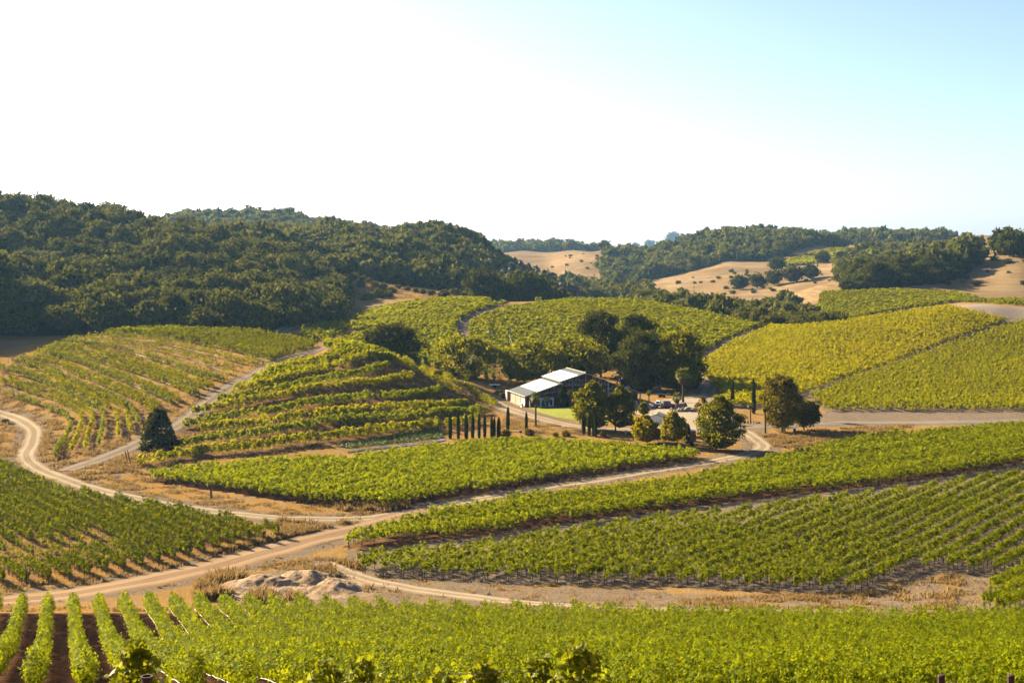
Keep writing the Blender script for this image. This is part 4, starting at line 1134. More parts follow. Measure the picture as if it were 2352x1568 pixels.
tree_px("maple_tree", "dark rounded maple with a bare pinkish trunk beside the driveway", "tree", 1413.6, 990, 1394, 1456, 886, 976, MAPLE, n=3200, lobes=20, lr=.3, prof=prof_maple, tmat=M_TRUNK_W, group="maples round the yard", tr=.14)
tree_px("maple_tree", "golden maple in front of the white shed", "tree", 1488, 1020, 1451, 1516, 955, 1011, MAPLE_G, n=2400, lobes=18, lr=.3, prof=prof_maple, tmat=M_TRUNK_W, group="maples round the yard", tr=.09)
tree_px("maple_tree", "golden maple beside the tan toilet cabin's trailer", "tree", 1555.6, 1026, 1518, 1574, 947, 1009, MAPLE_G, n=2300, lobes=18, lr=.3, prof=prof_maple, group="maples round the yard", tr=.08)
tree_px("maple_tree", "slim sapling overhanging the tan toilet cabin", "tree", 1577, 1021, 1566, 1591, 974, 1016, MAPLE, n=700, lobes=10, lr=.4, prof=prof_maple, group="maples round the yard", tr=.05)
tree_px("maple_tree", "big broad maple at the road fork, lit gold on one side", "tree", 1645.6, 1034, 1601, 1705, 911, 1024, MAPLE, n=5200, lobes=30, lr=.24, prof=prof_maple, tmat=M_TRUNK_W, group="maples round the yard", tr=.13)
tree_px("maple_tree", "thin rust-coloured sapling with bare twigs behind the broad maple", "tree", 1606, 972, 1598, 1632, 912, 962, RUSTY, n=420, lobes=10, lr=.3, prof=prof_up, core=0, airy=.4, group="maples round the yard", tr=.05)
tree_px("maple_tree", "small round tree between the white pickup and the shed", "tree", 1477, 953, 1466, 1490, 925, 949, MAPLE, n=620, lobes=10, lr=.4, prof=prof_maple, group="maples round the yard", tr=.06)
tree_px("pepper_tree", "large feathery tree with drooping branches beside the country road", "tree", 1797, 992.7, 1752, 1838, 864, 978, leaf("pepper leaves", (.13, .115, .012), (.28, .23, .018), (.46, .33, .025), .40, (.42, .34, .03), .7, 0.), n=4600, lobes=28, lr=.24, hang=1.4, airy=.25, core=.55, tr=.26, group="feathery trees beside the country road")
tree_px("pepper_tree", "smaller feathery tree leaning over the country road", "tree", 1846.7, 988.5, 1820, 1880, 922, 974, leaf("pepper leaves darker", (.08, .08, .010), (.17, .15, .014), (.36, .25, .02), .36, (.36, .28, .03), .7, 0.), n=2800, lobes=20, lr=.28, hang=.8, airy=.2, core=.6, tmat=M_TRUNK_W, tr=.14, group="feathery trees beside the country road")
tree_px("oak_tree", "dark lone bushy oak at the foot of the terraces beside the hill track", "tree", 362, 1034, 322, 404, 941, 1031, OAK_DARK, n=4200, lobes=20, lr=.24, prof=lambda t: np.sqrt(np.clip(1 - t ** 2.4, 0, 1)) * (1. - .38 * t), tr=.2)
# dark climber-clad column in front of the barn wall
tree_px("ivy_column", "dark ivy-clad conical tree against the barn wall", "tree", 1294, 936, 1281, 1307, 887, 935, CYP, n=1500, lobes=16, lr=.42, prof=prof_cone, tr=.2, d=347.5)
# bushes
ME_BUSH = [crown(1., 1., .02, 1.2, 420, .2, lobes=9, lr=.48, core=.66)[0].mesh("crown", x) for x in (RUSTY, MAPLE, OAK, AIRY)]
for u, v, w, i, lb in [(1454, 976, 24, 2, "dark green bush beneath the pinkish-trunked maple"), (1438, 976, 22, 2, "low dark bush between the two yard maples"), (1162, 1003, 30, 0, "rust-tinged bush left of the tall palm's foot, beside the cypresses"), (1216, 1000, 26, 0, "rust-tinged bush below the broken-topped cypress"), (1385, 1002, 18, 0, "small rusty bush at the foot of the three cypresses"),
                       (1276, 1003, 18, 3, "green clump on the edge of the middle block"), (1300, 1002, 22, 0, "low rusty clump on the edge of the middle block"), (1120, 838, 16, 2, "bush on the knoll's far side"), (13, 972, 18, 2, "round bush inside the road bend"), (1142, 906, 16, 2, "bush by the flatbed truck"), (1150, 902, 12, 2, "smaller bush by the flatbed truck"), (1590, 893, 30, 2, "bush at the end of the shaded lane")]:
    shrub(u, v, w, lb, "bushes about the yard", i, "bush", ME_BUSH)

# --- cypresses
def cypress_mesh(seed, broken=False):
    n = 900; t = rng.random(n) ** .9; a = rng.uniform(0, 6.28, n)
    pr = np.interp(t, [0, .04, .3, .7, .9, 1], [.45, .85, 1., .9, .55, .08])
    r = pr * rng.uniform(.8, 1.06, n)
    c = np.stack([r * np.cos(a), r * np.sin(a), t * 8], 1)
    V, Fc = cards(c, np.stack([np.cos(a), np.sin(a), .5 + 0 * a], 1) + rng.normal(0, .35, (n, 3)), .34)
    so = Soup(); so.add(V, Fc)
    ts = np.linspace(.02, .97, 9); K = 8
    rr = np.interp(ts, [0, .04, .3, .7, .9, 1], [.45, .85, 1., .9, .55, .08]) * .82
    an = np.arange(K) * 2 * math.pi / K
    V = np.stack([np.stack([r_ * np.cos(an), r_ * np.sin(an), np.full(K, t_ * 8)], 1) for r_, t_ in zip(rr, ts)]).reshape(-1, 3)
    i = (np.arange(8)[:, None] * K + np.arange(K)[None, :]); j = (np.arange(8)[:, None] * K + (np.arange(K)[None, :] + 1) % K)
    so.add(V, np.stack([i, j, j + K, i + K], -1).reshape(-1, 4))
    return so.mesh("crown", CYP)
ME_CYP = [cypress_mesh(i) for i in range(4)]
b = MB(); b.tube([(0, 0, -.2), (0, 0, 1.)], [.14, .1], 6); ME_CYT = b.mesh("trunk", M_TRUNK)
CY = [(1034, 949, 1008, 9, "end cypress of the row below the terraces, next to the ditch"), (1053, 948, 1008.5, 9, "second cypress of the row below the terraces, from the ditch"), (1071, 949, 1008.5, 9, "third cypress of the row below the terraces, from the ditch"), (1085.5, 951, 1008, 9, "fourth cypress of the row below the terraces, from the ditch"),
      (1100.5, 952, 1007, 9, "fifth cypress of the row below the terraces, from the ditch"), (1113.5, 949, 1006, 9, "sixth cypress of the row below the terraces, from the ditch"), (1129.5, 956, 1006, 8, "seventh cypress of the row below the terraces, from the ditch"), (1135.5, 958, 1005.5, 8, "eighth cypress of the row, touching its neighbours"), (1145, 957, 1005, 10, "last cypress of the row below the terraces, nearest the barn"),
      (1166, 934, 990, 9, "cypress standing apart between the row and the barn drive"), (1209, 946, 992, 9, "cypress with a broken side shoot by the tall thin palm"), (1340.7, 950, 998, 8.5, "slimmer front cypress before the tallest maple"), (1353.5, 956, 1001, 8, "middle cypress of the trio before the tallest maple"), (1362.5, 950, 1001, 5, "thin cypress half hidden in the trio"), (1368, 947, 1004, 9.5, "tallest cypress of the trio before the tallest maple"),
      (1682, 872, 934, 10, "shorter cypress below the golden slope, by the broad maple"), (1731.4, 869, 951, 11.5, "tallest cypress below the golden slope, by the country road")]
for i, (u, vt, vb, w, lb) in enumerate(CY):
    p = site(u, vb); s = p[1] / F
    t = thing("cypress_tree", lb, "tree", p, random.uniform(0, 6.28), "cypresses about the yard"); t.rotation_euler.x = random.uniform(-.03, .03); w *= random.uniform(.85, 1.2)
    t.scale = (w * s * .5, w * s * .5, (vb - vt) * s / 8)
    link("crown", ME_CYP[i % 4], t); link("trunk", ME_CYT, t)

# --- palms
def fan_crown(n=26, R=1., skirt=False, seed=0, droop=.5):
    b = Soup(); vs = []; fs = []
    for i in range(n):
        a = i * 2.39996 + rng.uniform(-.2, .2)
        el = rng.uniform(-1.35, -.75) if skirt else math.radians(75 - 105 * (i + .5) / n)
        d = np.array([math.cos(a) * math.cos(el), math.sin(a) * math.cos(el), math.sin(el)])
        L = R * rng.uniform(.42, .58); tip = d * L
        side = unit(np.cross(d, [0, 0, 1.])[None])[0]; up = np.cross(side, d)
        o = len(vs)
        w = .02 * R
        vs += [tuple(-side * w), tuple(side * w), tuple(tip + side * w), tuple(tip - side * w)]; fs.append([o, o + 1, o + 2, o + 3])
        fr = R * rng.uniform(.48, .62)
        for k in range(9):
            q = (k - 4) / 4 * 1.35
            dd = d * math.cos(q) + side * math.sin(q)
            e = tip + dd * fr * (1 - .12 * abs(q)) - np.array([0, 0, droop * fr * (.25 + .3 * abs(q))])
            pm = tip + dd * fr * .55 + up * .03 * R
            sd = (side * math.cos(q) - d * math.sin(q)) * fr * .13
            o = len(vs)
            vs += [tuple(tip), tuple(pm + sd), tuple(e), tuple(pm - sd)]; fs.append([o, o + 1, o + 2, o + 3])
    return np.array(vs), np.array(fs)
def palm(ub, vb, vh, w, label, tr=.13, skirt=.8, wash=False, d=None, lean=0.):
    p = site(ub, vb) if d is None else at(ub, d); s = p[1] / F
    Hh = (vb - vh) * s; R = w * .5 * s
    t = thing("palm_tree", label, "palm", p, 0., "fan palms about the yard")
    b = MB(); z = np.linspace(-.2, Hh, 12)
    b.tube([(lean * (q / Hh) ** 2, 0, q) for q in z], [tr * (1.25 - .35 * i / 11) * (1 + .12 * (i % 2)) for i in range(12)], 8); b.build("trunk", M_PALMTR, t)
    V, Fc = fan_crown(34 if wash else 26, R)
    so = Soup(); so.add(V + np.array([lean, 0, Hh]), Fc); link("crown", so.mesh("crown", PALM), t)
    if skirt:
        V, Fc = fan_crown(18, R * skirt, True)
        so = Soup(); so.add(V + np.array([lean, 0, Hh - .1]), Fc); link("skirt", so.mesh("skirt", SKIRT), t)
palm(1230.5, 980, 912, 28, "tall thin palm with an orange skirt in front of the barn corner", .17, 1.)
palm(1257, 937, 920, 22, "short palm in front of the barn's white doors", .12, .5)
palm(1309.5, 937, 903, 17, "slender palm before the red wall painting", .11, .7)
palm(1490.5, 921.5, 904, 17, "small palm near the pickup and the shaded trailer", .12, .5)
palm(1555, 942, 914, 30, "short-trunked palm in the boulder ring", .17, .7)
palm(1569, 925, 862, 42, "tallest palm with a thick crown on the stone base", .24, .9, True)
palm(1724, 970, 931, 18, "small palm in a stone ring on the yard's edge", .12, .5)
palm(1758, 995, 938, 20, "dark thin palm by the pepper tree", .15, .7, lean=-.1)
palm(1878, 969, 928, 24, "palm behind the smaller feathery tree", .2, .8)
palm(485, 1144, 1112, 15, "stubby lone palm with a brown skirt by the curved road", .13, .9, lean=-.25)
# ------------------------------------------------------------------ the barn
def ribbed(name, col, scale, axis=0, rough=.5, spec=.4, metal=0.):
    m, n = new_mat(name)
    tc = nd(n, "ShaderNodeTexCoord"); w = nd(n, "ShaderNodeTexWave"); w.bands_direction = 'XYZ'[axis]; w.inputs["Scale"].default_value = scale
    n.links.new(tc.outputs["Object"], w.inputs[0])
    f = noise(n, .9, 5, .6, tc.outputs["Object"])
    c = ramp(n, f, [(.3, tuple(x * .75 for x in col)), (.7, tuple(min(1, x * 1.2) for x in col))])
    c = mixc(n, .22, c, ramp(n, w.outputs["Fac"], [(0., tuple(x * .5 for x in col)), (.25, col), (1., col)]))
    out(n, principled(n, c, rough, spec, metal, k=1. if col[2] > .7 else None).outputs[0])
    return m
M_ROOF = ribbed("green metal roof", (.075, .095, .08), .35, 1, .6, .3)
M_PANEL = ribbed("white roof sheet", (.78, .80, .79), .12, 0, .75, .15)
M_RED = ribbed("dark red boards", (.15, .055, .04), .5, 0, .8, .2)
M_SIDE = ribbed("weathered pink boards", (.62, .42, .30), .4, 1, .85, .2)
M_STEEL = simple("pale steel frame", (.52, .52, .49), .5, .4, .1, .1, 4.)
M_FASCIA = simple("cream fascia", (.60, .48, .34), .7, .3, 0, .1, 4.)
M_WHITE = simple("white paint", (.72, .73, .72), .55, .4, 0, .05, 3., k=.9)
M_SCAR = simple("scarlet paint", (.50, .03, .02), .6, .3, 0, .2, 2.)
M_TEAL = simple("dull teal paint", (.05, .12, .09), .7, .3, 0, .2, 2.)
M_CONC = simple("concrete", (.42, .38, .33), .9, .2, 0, .15, 2.)
M_BLACK = simple("black paint", (.02, .02, .022), .5, .4, 0, .2, 4.)
M_RUBBER = simple("rubber", (.018, .018, .018), .85, .2, 0, .2, 6.)
M_CHROME = simple("dull metal", (.45, .45, .46), .35, .5, .7, .1, 4.)
m, n = new_mat("dark glass"); out(n, principled(n, (.02, .025, .03), .08, .6).outputs[0]); M_GLASS = m
BRZ = math.atan2(.277, .961)
bz = min(H(*p) for p in ((3.4, 350), (31, 358), (0, 363), (27.5, 371))) - .05
barn = thing("barn", "long dark red barn with stepped green roof and two bright white roof sections", "barn", (3.4, 350., bz), BRZ)
FR, BK = -1.5, 14.0
walls = [(0, 0), (29.4, 0), (29.4, 2.95), (21.1, 5.95), (21.1, 6.25), (15.1, 8.05), (9.1, 6.25), (9.1, 5.95), (0, 3.0)]
b = MB(); b.prism(walls, .02, BK - .6); b.build("wall", M_RED, barn)
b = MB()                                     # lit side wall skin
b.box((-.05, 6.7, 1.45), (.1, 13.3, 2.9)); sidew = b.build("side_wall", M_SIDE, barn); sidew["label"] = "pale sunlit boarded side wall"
b = MB()
for y in (.15, 4.0, 8.6, 13.2): b.box((-.12, y, 1.45), (.06, .16, 2.9))
b.build("trim", M_RED, sidew)
b = MB(); b.box((-.13, 1.3, 1.25), (.05, .9, 1.6)); b.box((-.13, 2.6, 1.25), (.05, .8, 1.6)); b.build("window", M_WHITE, sidew)
b = MB(); b.box((-.1, 6.7, .12), (.12, 13.4, .5)); b.build("plinth", M_CONC, sidew)
def slope(x0, z0, x1, z1, th=.14, y0=FR, y1=BK):
    return MB().add([(x0, y0, z0), (x1, y0, z1), (x1, y1, z1), (x0, y1, z0), (x0, y0, z0 - th), (x1, y0, z1 - th), (x1, y1, z1 - th), (x0, y1, z0 - th)],
                    [(0, 1, 2, 3), (7, 6, 5, 4), (0, 4, 5, 1), (1, 5, 6, 2), (2, 6, 7, 3), (3, 7, 4, 0)])
SL = [(-.7, 3.0, 9.25, 6.12, "roof"), (8.5, 6.42, 15.1, 8.35, "roof"), (15.1, 8.35, 21.7, 6.42, "roof"), (20.95, 6.12, 30.2, 2.95, "roof")]
roofs = [slope(a, z, c, w).build(nm, M_ROOF, barn) for a, z, c, w, nm in SL]
def on_slope(k, t): a, z, c, w, _ = SL[k]; return a + (c - a) * t, z + (w - z) * t
for k, t0, t1, y0, y1 in ((0, .33, .86, -1.2, 13.2), (1, .04, .72, -1.2, 13.5)):
    (xa, za), (xb, zb) = on_slope(k, t0), on_slope(k, t1)
    o = slope(xa, za + .07, xb, zb + .07, .06, y0, y1).build("roof_sheet", M_PANEL, roofs[k]); o["label"] = "bright white roof section"
b = MB()
for k in (0, 1, 2, 3):                        # rake boards and eaves
    a, z, c, w, _ = SL[k]
    b.tube([(a, FR - .03, z - .1), (c, FR - .03, w - .1)], .09, 4)
b.tube([(-.72, FR, 2.93), (-.72, BK, 2.93)], .11, 4); b.tube([(8.46, FR, 6.36), (8.46, BK, 6.36)], .11, 4); b.tube([(15.1, FR, 8.40), (15.1, BK, 8.40)], .09, 4)
b.build("fascia", M_FASCIA, barn)
b = MB(); TY = -1.25                          # open trusses under the front overhang
def bar(x0, z0, x1, z1, r=.06): b.tube([(x0, TY, z0), (x1, TY, z1)], r, 4)
def rz_(x):                                   # underside of the roof
    for a, z, c, w, _ in ((SL[1], 0, 0, 0, 0), ) if False else SL[1:3]:
        if a <= x <= c: return z + (w - z) * (x - a) / (c - a) - .25
    for a, z, c, w, _ in (SL[0], SL[3]):
        if a <= x <= c: return z + (w - z) * (x - a) / (c - a) - .25
    return 3.
bar(9.1, 5.35, 21.1, 5.35, .075)
for x in (10.9, 12.6, 15.1, 17.6, 19.3): bar(x, 5.35, x, rz_(x))
for x0, x1 in ((9.4, 10.9), (10.9, 12.6), (12.6, 15.1)):
    bar(x0, rz_(x0), x1, 5.35); bar(30.2 - x0, rz_(x0), 30.2 - x1, 5.35)
bar(.4, 2.85, 8.9, 4.1, .075); bar(29.6, 2.85, 21.4, 4.1, .075)
for x in (3.0, 7.0): bar(x, 2.85 + (x - .4) * .147, x, rz_(x)); bar(30.2 - x, 2.85 + (x - .4) * .147, 30.2 - x, rz_(x))
for x0, x1 in ((3.0, 5.5), (7.0, 9.0)): bar(x0, rz_(x0), x1, 2.85 + (x1 - .4) * .147); bar(30.2 - x0, rz_(x0), 30.2 - x1, 2.85 + (x1 - .4) * .147)
b.build("truss", M_STEEL, barn)
for x, h in ((.7, 2.9), (9.1, 5.9), (21.1, 5.9), (29.6, 2.8)):
    b = MB(); b.box((x, TY, h / 2 - .1), (.26, .26, h + .2)); b.build("post", M_STEEL, barn)
b = MB()                                      # wall framing lines
for x in np.arange(1.6, 29, 1.75): b.box((x, -.03, min(rz_(x), 7.6) / 2), (.07, .06, min(rz_(x), 7.6) - .1))
for z, x0, x1 in ((2.45, .2, 29.2), (4.15, 4.2, 26), (5.6, 9, 21.2), (6.5, 10, 20.2)): b.box(((x0 + x1) / 2, -.025, z), (x1 - x0, .05, .06))
b.build("framing", M_STEEL, barn)
b = MB(); b.box((4.9, -.08, 1.15), (4.6, .12, 2.3)); dr = b.build("door", M_WHITE, barn); dr["label"] = "white glazed double doors"
b = MB()
for x in (3.3, 4.3, 5.5, 6.5): b.box((x, -.16, 1.25), (.55, .04, 1.5))
b.build("pane", M_GLASS, dr)
b = MB(); b.box((6.4, -.1, 4.25), (1.8, .1, 1.0)); wn = b.build("window", M_FASCIA, barn); b = MB(); b.box((6.4, -.17, 4.25), (1.5, .04, .72)); b.build("pane", M_GLASS, wn)
b = MB(); b.box((16.3, -.09, 2.6), (.7, .1, 2.3)); b.box((18.9, -.09, 1.3), (2.6, .1, 2.6)); b.build("doorway", M_BLACK, barn)
mb = MB()
def plate(pts): mb.add([(x, -.10, z) for x, z in pts] + [(x, -.065, z) for x, z in pts], [tuple(range(len(pts)))] + [(i, (i + 1) % len(pts), len(pts) + (i + 1) % len(pts), len(pts) + i) for i in range(len(pts))])
plate([(9.9, 3.1), (11.3, 2.9), (11.5, 3.7), (11.2, 4.5), (10.6, 5.0), (10.1, 4.6)])
mu = mb.build("mural", M_SCAR, barn); mb = MB()
plate([(11.0, .4), (13.6, .4), (13.5, .9), (12.7, 1.5), (12.1, 2.4), (11.5, 2.9), (11.2, 2.0)])
mu = mb.build("mural", M_SCAR, barn); mu["label"] = "scarlet abstract shapes painted on the dark wall"
mb = MB(); plate([(9.4, 4.6), (10.5, 5.1), (10.6, 6.1), (9.6, 6.2)]); mb.build("mural", M_TEAL, barn)
b = MB(); b.box((14.7, -1.0, .02), (29.8, 2.0, .12)); b.build("plinth", M_CONC, barn)

def local(o, x, y):
    ca, sa = math.cos(BRZ), math.sin(BRZ)
    return (3.4 + x * ca - y * sa, 350 + x * sa + y * ca)
b = MB()
for i, (x, y, r) in enumerate([(2.0, -1.9, .4), (4.0, -2.1, .5), (7.4, -2.0, .45), (9.3, -2.1, .5)]):
    X, Y = local(barn, x, y); g_ = H(X, Y)
    t = thing("planter", ["round stone planter by the barn's corner post", "largest stone planter before the white doors", "stone planter beside the short palm", "stone planter next to the ivy-clad tree"][i], "planter", (X, Y, g_ + .05), 0, "planters along the barn")
    MB().lathe([(r * .7, 0), (r, .35), (r * 1.05, .6), (r * .85, .6), (r * .8, .5)], n=12).build("pot", M_CONC, t)
    so, _ = crown(.45, .45, .5, 1.0, 80, .16, lobes=5, lr=.5); link("plant", so.mesh("plant", MAPLE if i % 2 else RUSTY), t)
X, Y = local(barn, -.75, .7)
t = thing("air_conditioner", "small white air conditioner at the barn's sunlit corner", "air conditioner", (X, Y, H(X, Y)), BRZ)
MB().box((0, 0, .5), (.6, .9, 1.0)).build("case", M_WHITE, t, bevel=.03); MB().lathe([(.3, -.34), (.3, -.31)], (0, 0, .55), 14, 'x').build("fan", M_BLACK, t)
X, Y, Zg = at(1441.5, 352.5)
t = thing("satellite_dish", "small grey satellite dish on the low end of the barn roof", "satellite dish", (X, Y, bz + 4.0), 0)
MB().tube([(0, 0, -.6), (0, 0, .7)], .04, 6).build("mast", M_STEEL, t)
MB().lathe([(.02, .12), (.25, .08), (.5, -.06), (.52, -.06), (.25, .05), (.02, .09)], (0, -.1, .75), 14, 'y').build("dish", M_CHROME, t)
def box_thing(name, label, cat, u, v, w, dp, h, mat, lid=None, rz=0., d=None):
    p = site(u, v) if d is None else at(u, d)
    t = thing(name, label, cat, p, rz)
    MB().box((0, 0, h / 2 - .05), (w, dp, h)).build("body", mat, t, bevel=.04)
    if lid: MB().box((0, 0, h + .04), (w * 1.06, dp * 1.06, .12)).build("lid", lid, t, bevel=.03)
    return t
t = box_thing("dumpster", "black dumpster with sloping lid by the barn's back corner", "dumpster", 1157, 914, 1.3, 1.6, 1.25, M_BLACK, M_BLACK, .25)
b = MB()
for sx in (-1, 1): b.box((sx * .68, 0, .8), (.12, 1.2, .15))
b.build("sleeve", M_BLACK, t)
t = box_thing("storage_locker", "tall pale steel locker against the barn's far corner", "locker", 1167, 920, 1.0, 1.8, 2.5, M_FASCIA, M_WHITE, BRZ)
MB().box((0, -.93, 1.2), (.06, .06, 2.2)).build("door_edge", M_STEEL, t)

# ------------------------------------------------------------------ white shed in the yard
p = site(1491, 973)
shed = thing("shed", "small white gabled shed with a grey-green roof in the yard", "shed", p, math.radians(-12))
b = MB(); b.prism([(0, -.2), (3.3, -.2), (3.3, 1.62), (1.65, 2.15), (0, 1.62)], 0, 4.2); b.build("wall", M_WHITE, shed)
M_SROOF = simple("grey green shingle", (.27, .29, .22), .9, .2, 0, .2, 6., .4)
for s_ in (0, 1):
    x0, x1 = (-.3, 1.65) if s_ == 0 else (3.6, 1.65)
    b = MB(); z0 = 1.62 - .1
    b.add([(x0, -.35, z0), (x1, -.35, 2.24), (x1, 4.5, 2.24), (x0, 4.5, z0), (x0, -.35, z0 - .09), (x1, -.35, 2.15), (x1, 4.5, 2.15), (x0, 4.5, z0 - .09)],
          [(0, 1, 2, 3), (7, 6, 5, 4), (0, 4, 5, 1), (1, 5, 6, 2), (2, 6, 7, 3), (3, 7, 4, 0)])
    b.build("roof", M_SROOF, shed)
b = MB(); b.tube([(-.3, -.38, 1.47), (1.65, -.38, 2.2), (3.6, -.38, 1.47)], .06, 4); b.build("fascia", M_BLACK, shed)
b = MB()
for x in (.55, 1.1, 1.65, 2.2, 2.75): b.box((x, -.01, .8), (.02, .02, 1.6))
b.build("batten", M_STEEL, shed)
b = MB(); b.tube([(.75, .8, 1.8), (.75, .8, 2.3)], .07, 6); b.build("vent_pipe", M_BLACK, shed)
# pale low house in the shade of the oaks
p = at(1490, 404)
hs = thing("house", "low pale house half hidden in the shade behind the oaks", "house", (p[0], p[1], H(p[0], p[1])), .08)
b = MB(); b.prism([(-7.5, -.3), (7.2, -.3), (7.2, 2.7), (-7.5, 2.7)], 0, 7); b.build("wall", M_WHITE, hs)
b = MB(); b.prism([(-8.2, 2.6), (7.9, 2.6), (7.9, 2.75), (0, 4.6), (-8.2, 2.75)], -.7, 7.7); b.build("roof", M_SROOF, hs)
for x in (-5.5, -2.6, 3.0, 5.4):
    b = MB(); b.box((x, -.02, 1.5), (1.2, .08, 1.1)); w_ = b.build("window", M_WHITE, hs); b = MB(); b.box((x, -.075, 1.5), (1.0, .03, .9)); b.build("pane", M_GLASS, w_)
b = MB(); b.box((.4, -.02, 1.05), (1.0, .08, 2.1)); b.build("door", M_RED, hs)

# ------------------------------------------------------------------ vehicles (x forward, wheels on z = 0)
def wheels(t, xs, half, r, extra=()):
    for x in xs:
        for s_ in (-1, 1):
            w_ = link("wheel", None, t, (x, s_ * half, r))
            MB().lathe([(r * .55, -.11), (r * .92, -.11), (r, -.07), (r, .07), (r * .92, .11), (r * .55, .11)], n=16, axis='y').build("tyre", M_RUBBER, w_)
            MB().lathe([(r * .2, -.1), (r * .58, -.08), (r * .58, .08), (r * .2, .1)], n=12, axis='y').build("rim", M_CHROME, w_)
def paint_mat(name, col):
    return simple(name, col, .3, .5, .15, .05, 1.)
def pickup(label, pos, rz, col, shell=False, mat=None, tail=None):
    t = thing("pickup_truck", label, "pickup truck", pos, rz)
    pm = mat or paint_mat("paint", col)
    b = MB(); hw = .95
    prof = [(-2.65, .48), (-2.65, .98), (-2.55, 1.05), (-.75, 1.05), (-.7, 1.08), (1.1, 1.08), (2.45, .98), (2.62, .85), (2.65, .5), (2.1, .42), (1.3, .42), (-1.2, .42), (-2.0, .42)]
    b.prism(prof, -hw, hw); b.build("body", pm, t, bevel=.05)
    b = MB(); lo, hi = .90, .74
    def cabin(x0, x1, x2, x3, z0, z1):
        return [(x0, -lo, z0), (x1, -hi, z1), (x2, -hi, z1), (x3, -lo, z0), (x0, lo, z0), (x1, hi, z1), (x2, hi, z1), (x3, lo, z0)]
    FC = [(0, 3, 2, 1), (4, 5, 6, 7), (0, 1, 5, 4), (1, 2, 6, 5), (2, 3, 7, 6)]
    cb = cabin(-.72, -.55, .55, 1.15, 1.06, 1.72)
    b.add(cb, FC); b.build("cab", pm, t, bevel=.04)
    b = MB()
    for s_ in (-1, 1):
        y0, y1 = s_ * (lo - .02), s_ * (hi + .025)
        q = [(-.5, y0 - s_ * -.0, 1.14), (-.42, y1, 1.62), (.48, y1, 1.62), (.88, y0, 1.14)]
        b.quad(*[(x, y + s_ * .012, z) for x, y, z in q])
    b.quad((1.13, -.78, 1.12), (1.13, .78, 1.12), (.60, .68, 1.67), (.60, -.68, 1.67))
    b.quad((-.735, -.75, 1.14), (-.735, .75, 1.14), (-.585, .66, 1.62), (-.585, -.66, 1.62))
    b.build("glass", M_GLASS, t)
    if shell:
        b = MB(); b.add([(-2.6, -lo, 1.07), (-2.4, -.78, 1.66), (-.78, -.78, 1.7), (-.74, -lo, 1.07), (-2.6, lo, 1.07), (-2.4, .78, 1.66), (-.78, .78, 1.7), (-.74, lo, 1.07)], FC)
        sh = b.build("canopy", pm, t, bevel=.03)
        b = MB()
        for s_ in (-1, 1): b.quad((-2.4, s_ * .905, 1.18), (-2.28, s_ * .83, 1.54), (-.95, s_ * .83, 1.56), (-.92, s_ * .905, 1.18))
        b.quad((-2.6, -.68, 1.2), (-2.6, .68, 1.2), (-2.47, .64, 1.55), (-2.47, -.64, 1.55))
        b.build("pane", M_GLASS, sh)
    else:
        b = MB(); b.box((-1.68, 0, 1.075), (1.7, 1.6, .05)); b.build("bed", M_BLACK, t)
    b = MB(); b.box((-2.7, 0, .55), (.14, 1.7, .16)); b.box((2.7, 0, .55), (.14, 1.8, .18)); b.build("bumper", M_CHROME, t)
    for s_ in (-1, 1):
        MB().box((-2.67, s_ * .84, .85), (.05, .14, .3)).build("tail_light", M_SCAR, t); MB().box((2.64, s_ * .72, .75), (.06, .3, .16)).build("headlight", M_WHITE, t)
    wheels(t, (-1.6, 1.65), .84, .37)
    return t
def pos_px(u, v): return site(u, v)
pickup("white pickup with a windowed canopy, parked half behind the maple", pos_px(1440, 936.5), math.radians(172), (.62, .64, .66), True)
pickup("silver pickup with open bed, parked beside the red jeep-like car", pos_px(1516, 936), math.radians(28), (.42, .34, .34))
pickup("dark pickup parked in deep shade behind the trailer", at(1512, 381), math.radians(8), (.02, .025, .05))
t = thing("off_road_car", "red off-road car with black soft top and spare wheel", "car", pos_px(1534, 938), math.radians(24))
RP = paint_mat("red paint", (.50, .035, .02))
b = MB(); b.prism([(-1.7, .55), (-1.7, 1.08), (.55, 1.1), (.75, 1.05), (1.75, 1.0), (1.8, .6), (1.2, .5), (-1.0, .5)], -.62, .62); b.box((-.55, 0, .8), (2.2, 1.55, .5)); b.box((1.1, 0, .86), (1.3, 1.2, .34)); b.build("body", RP, t, bevel=.05)
for x in (-1.15, 1.2):
    for s_ in (-1, 1): MB().box((x, s_ * .72, .86), (.95, .3, .09)).build("fender", M_BLACK, t, bevel=.03)
b = MB(); b.add([(-1.68, -.72, 1.09), (-1.6, -.64, 1.76), (.35, -.64, 1.78), (.62, -.72, 1.09), (-1.68, .72, 1.09), (-1.6, .64, 1.76), (.35, .64, 1.78), (.62, .72, 1.09)], [(0, 3, 2, 1), (4, 5, 6, 7), (0, 1, 5, 4), (1, 2, 6, 5), (2, 3, 7, 6)]); top = b.build("soft_top", M_BLACK, t, bevel=.03)
b = MB()
for s_ in (-1, 1):
    b.quad((-1.5, s_ * .725, 1.18), (-1.45, s_ * .672, 1.64), (-.75, s_ * .672, 1.65), (-.72, s_ * .725, 1.18)); b.quad((-.55, s_ * .725, 1.18), (-.52, s_ * .672, 1.65), (.25, s_ * .672, 1.66), (.45, s_ * .725, 1.18))
b.quad((.64, -.64, 1.15), (.64, .64, 1.15), (.40, .58, 1.7), (.40, -.58, 1.7)); b.build("glass", M_GLASS, t)
sw = link("spare_wheel", None, t, (-1.83, .1, 1.02)); MB().lathe([(.2, -.1), (.35, -.1), (.38, 0), (.35, .1), (.2, .1)], n=16, axis='x').build("tyre", M_RUBBER, sw); MB().lathe([(.05, -.12), (.2, -.1), (.2, .1)], n=12, axis='x').build("rim", M_CHROME, sw)
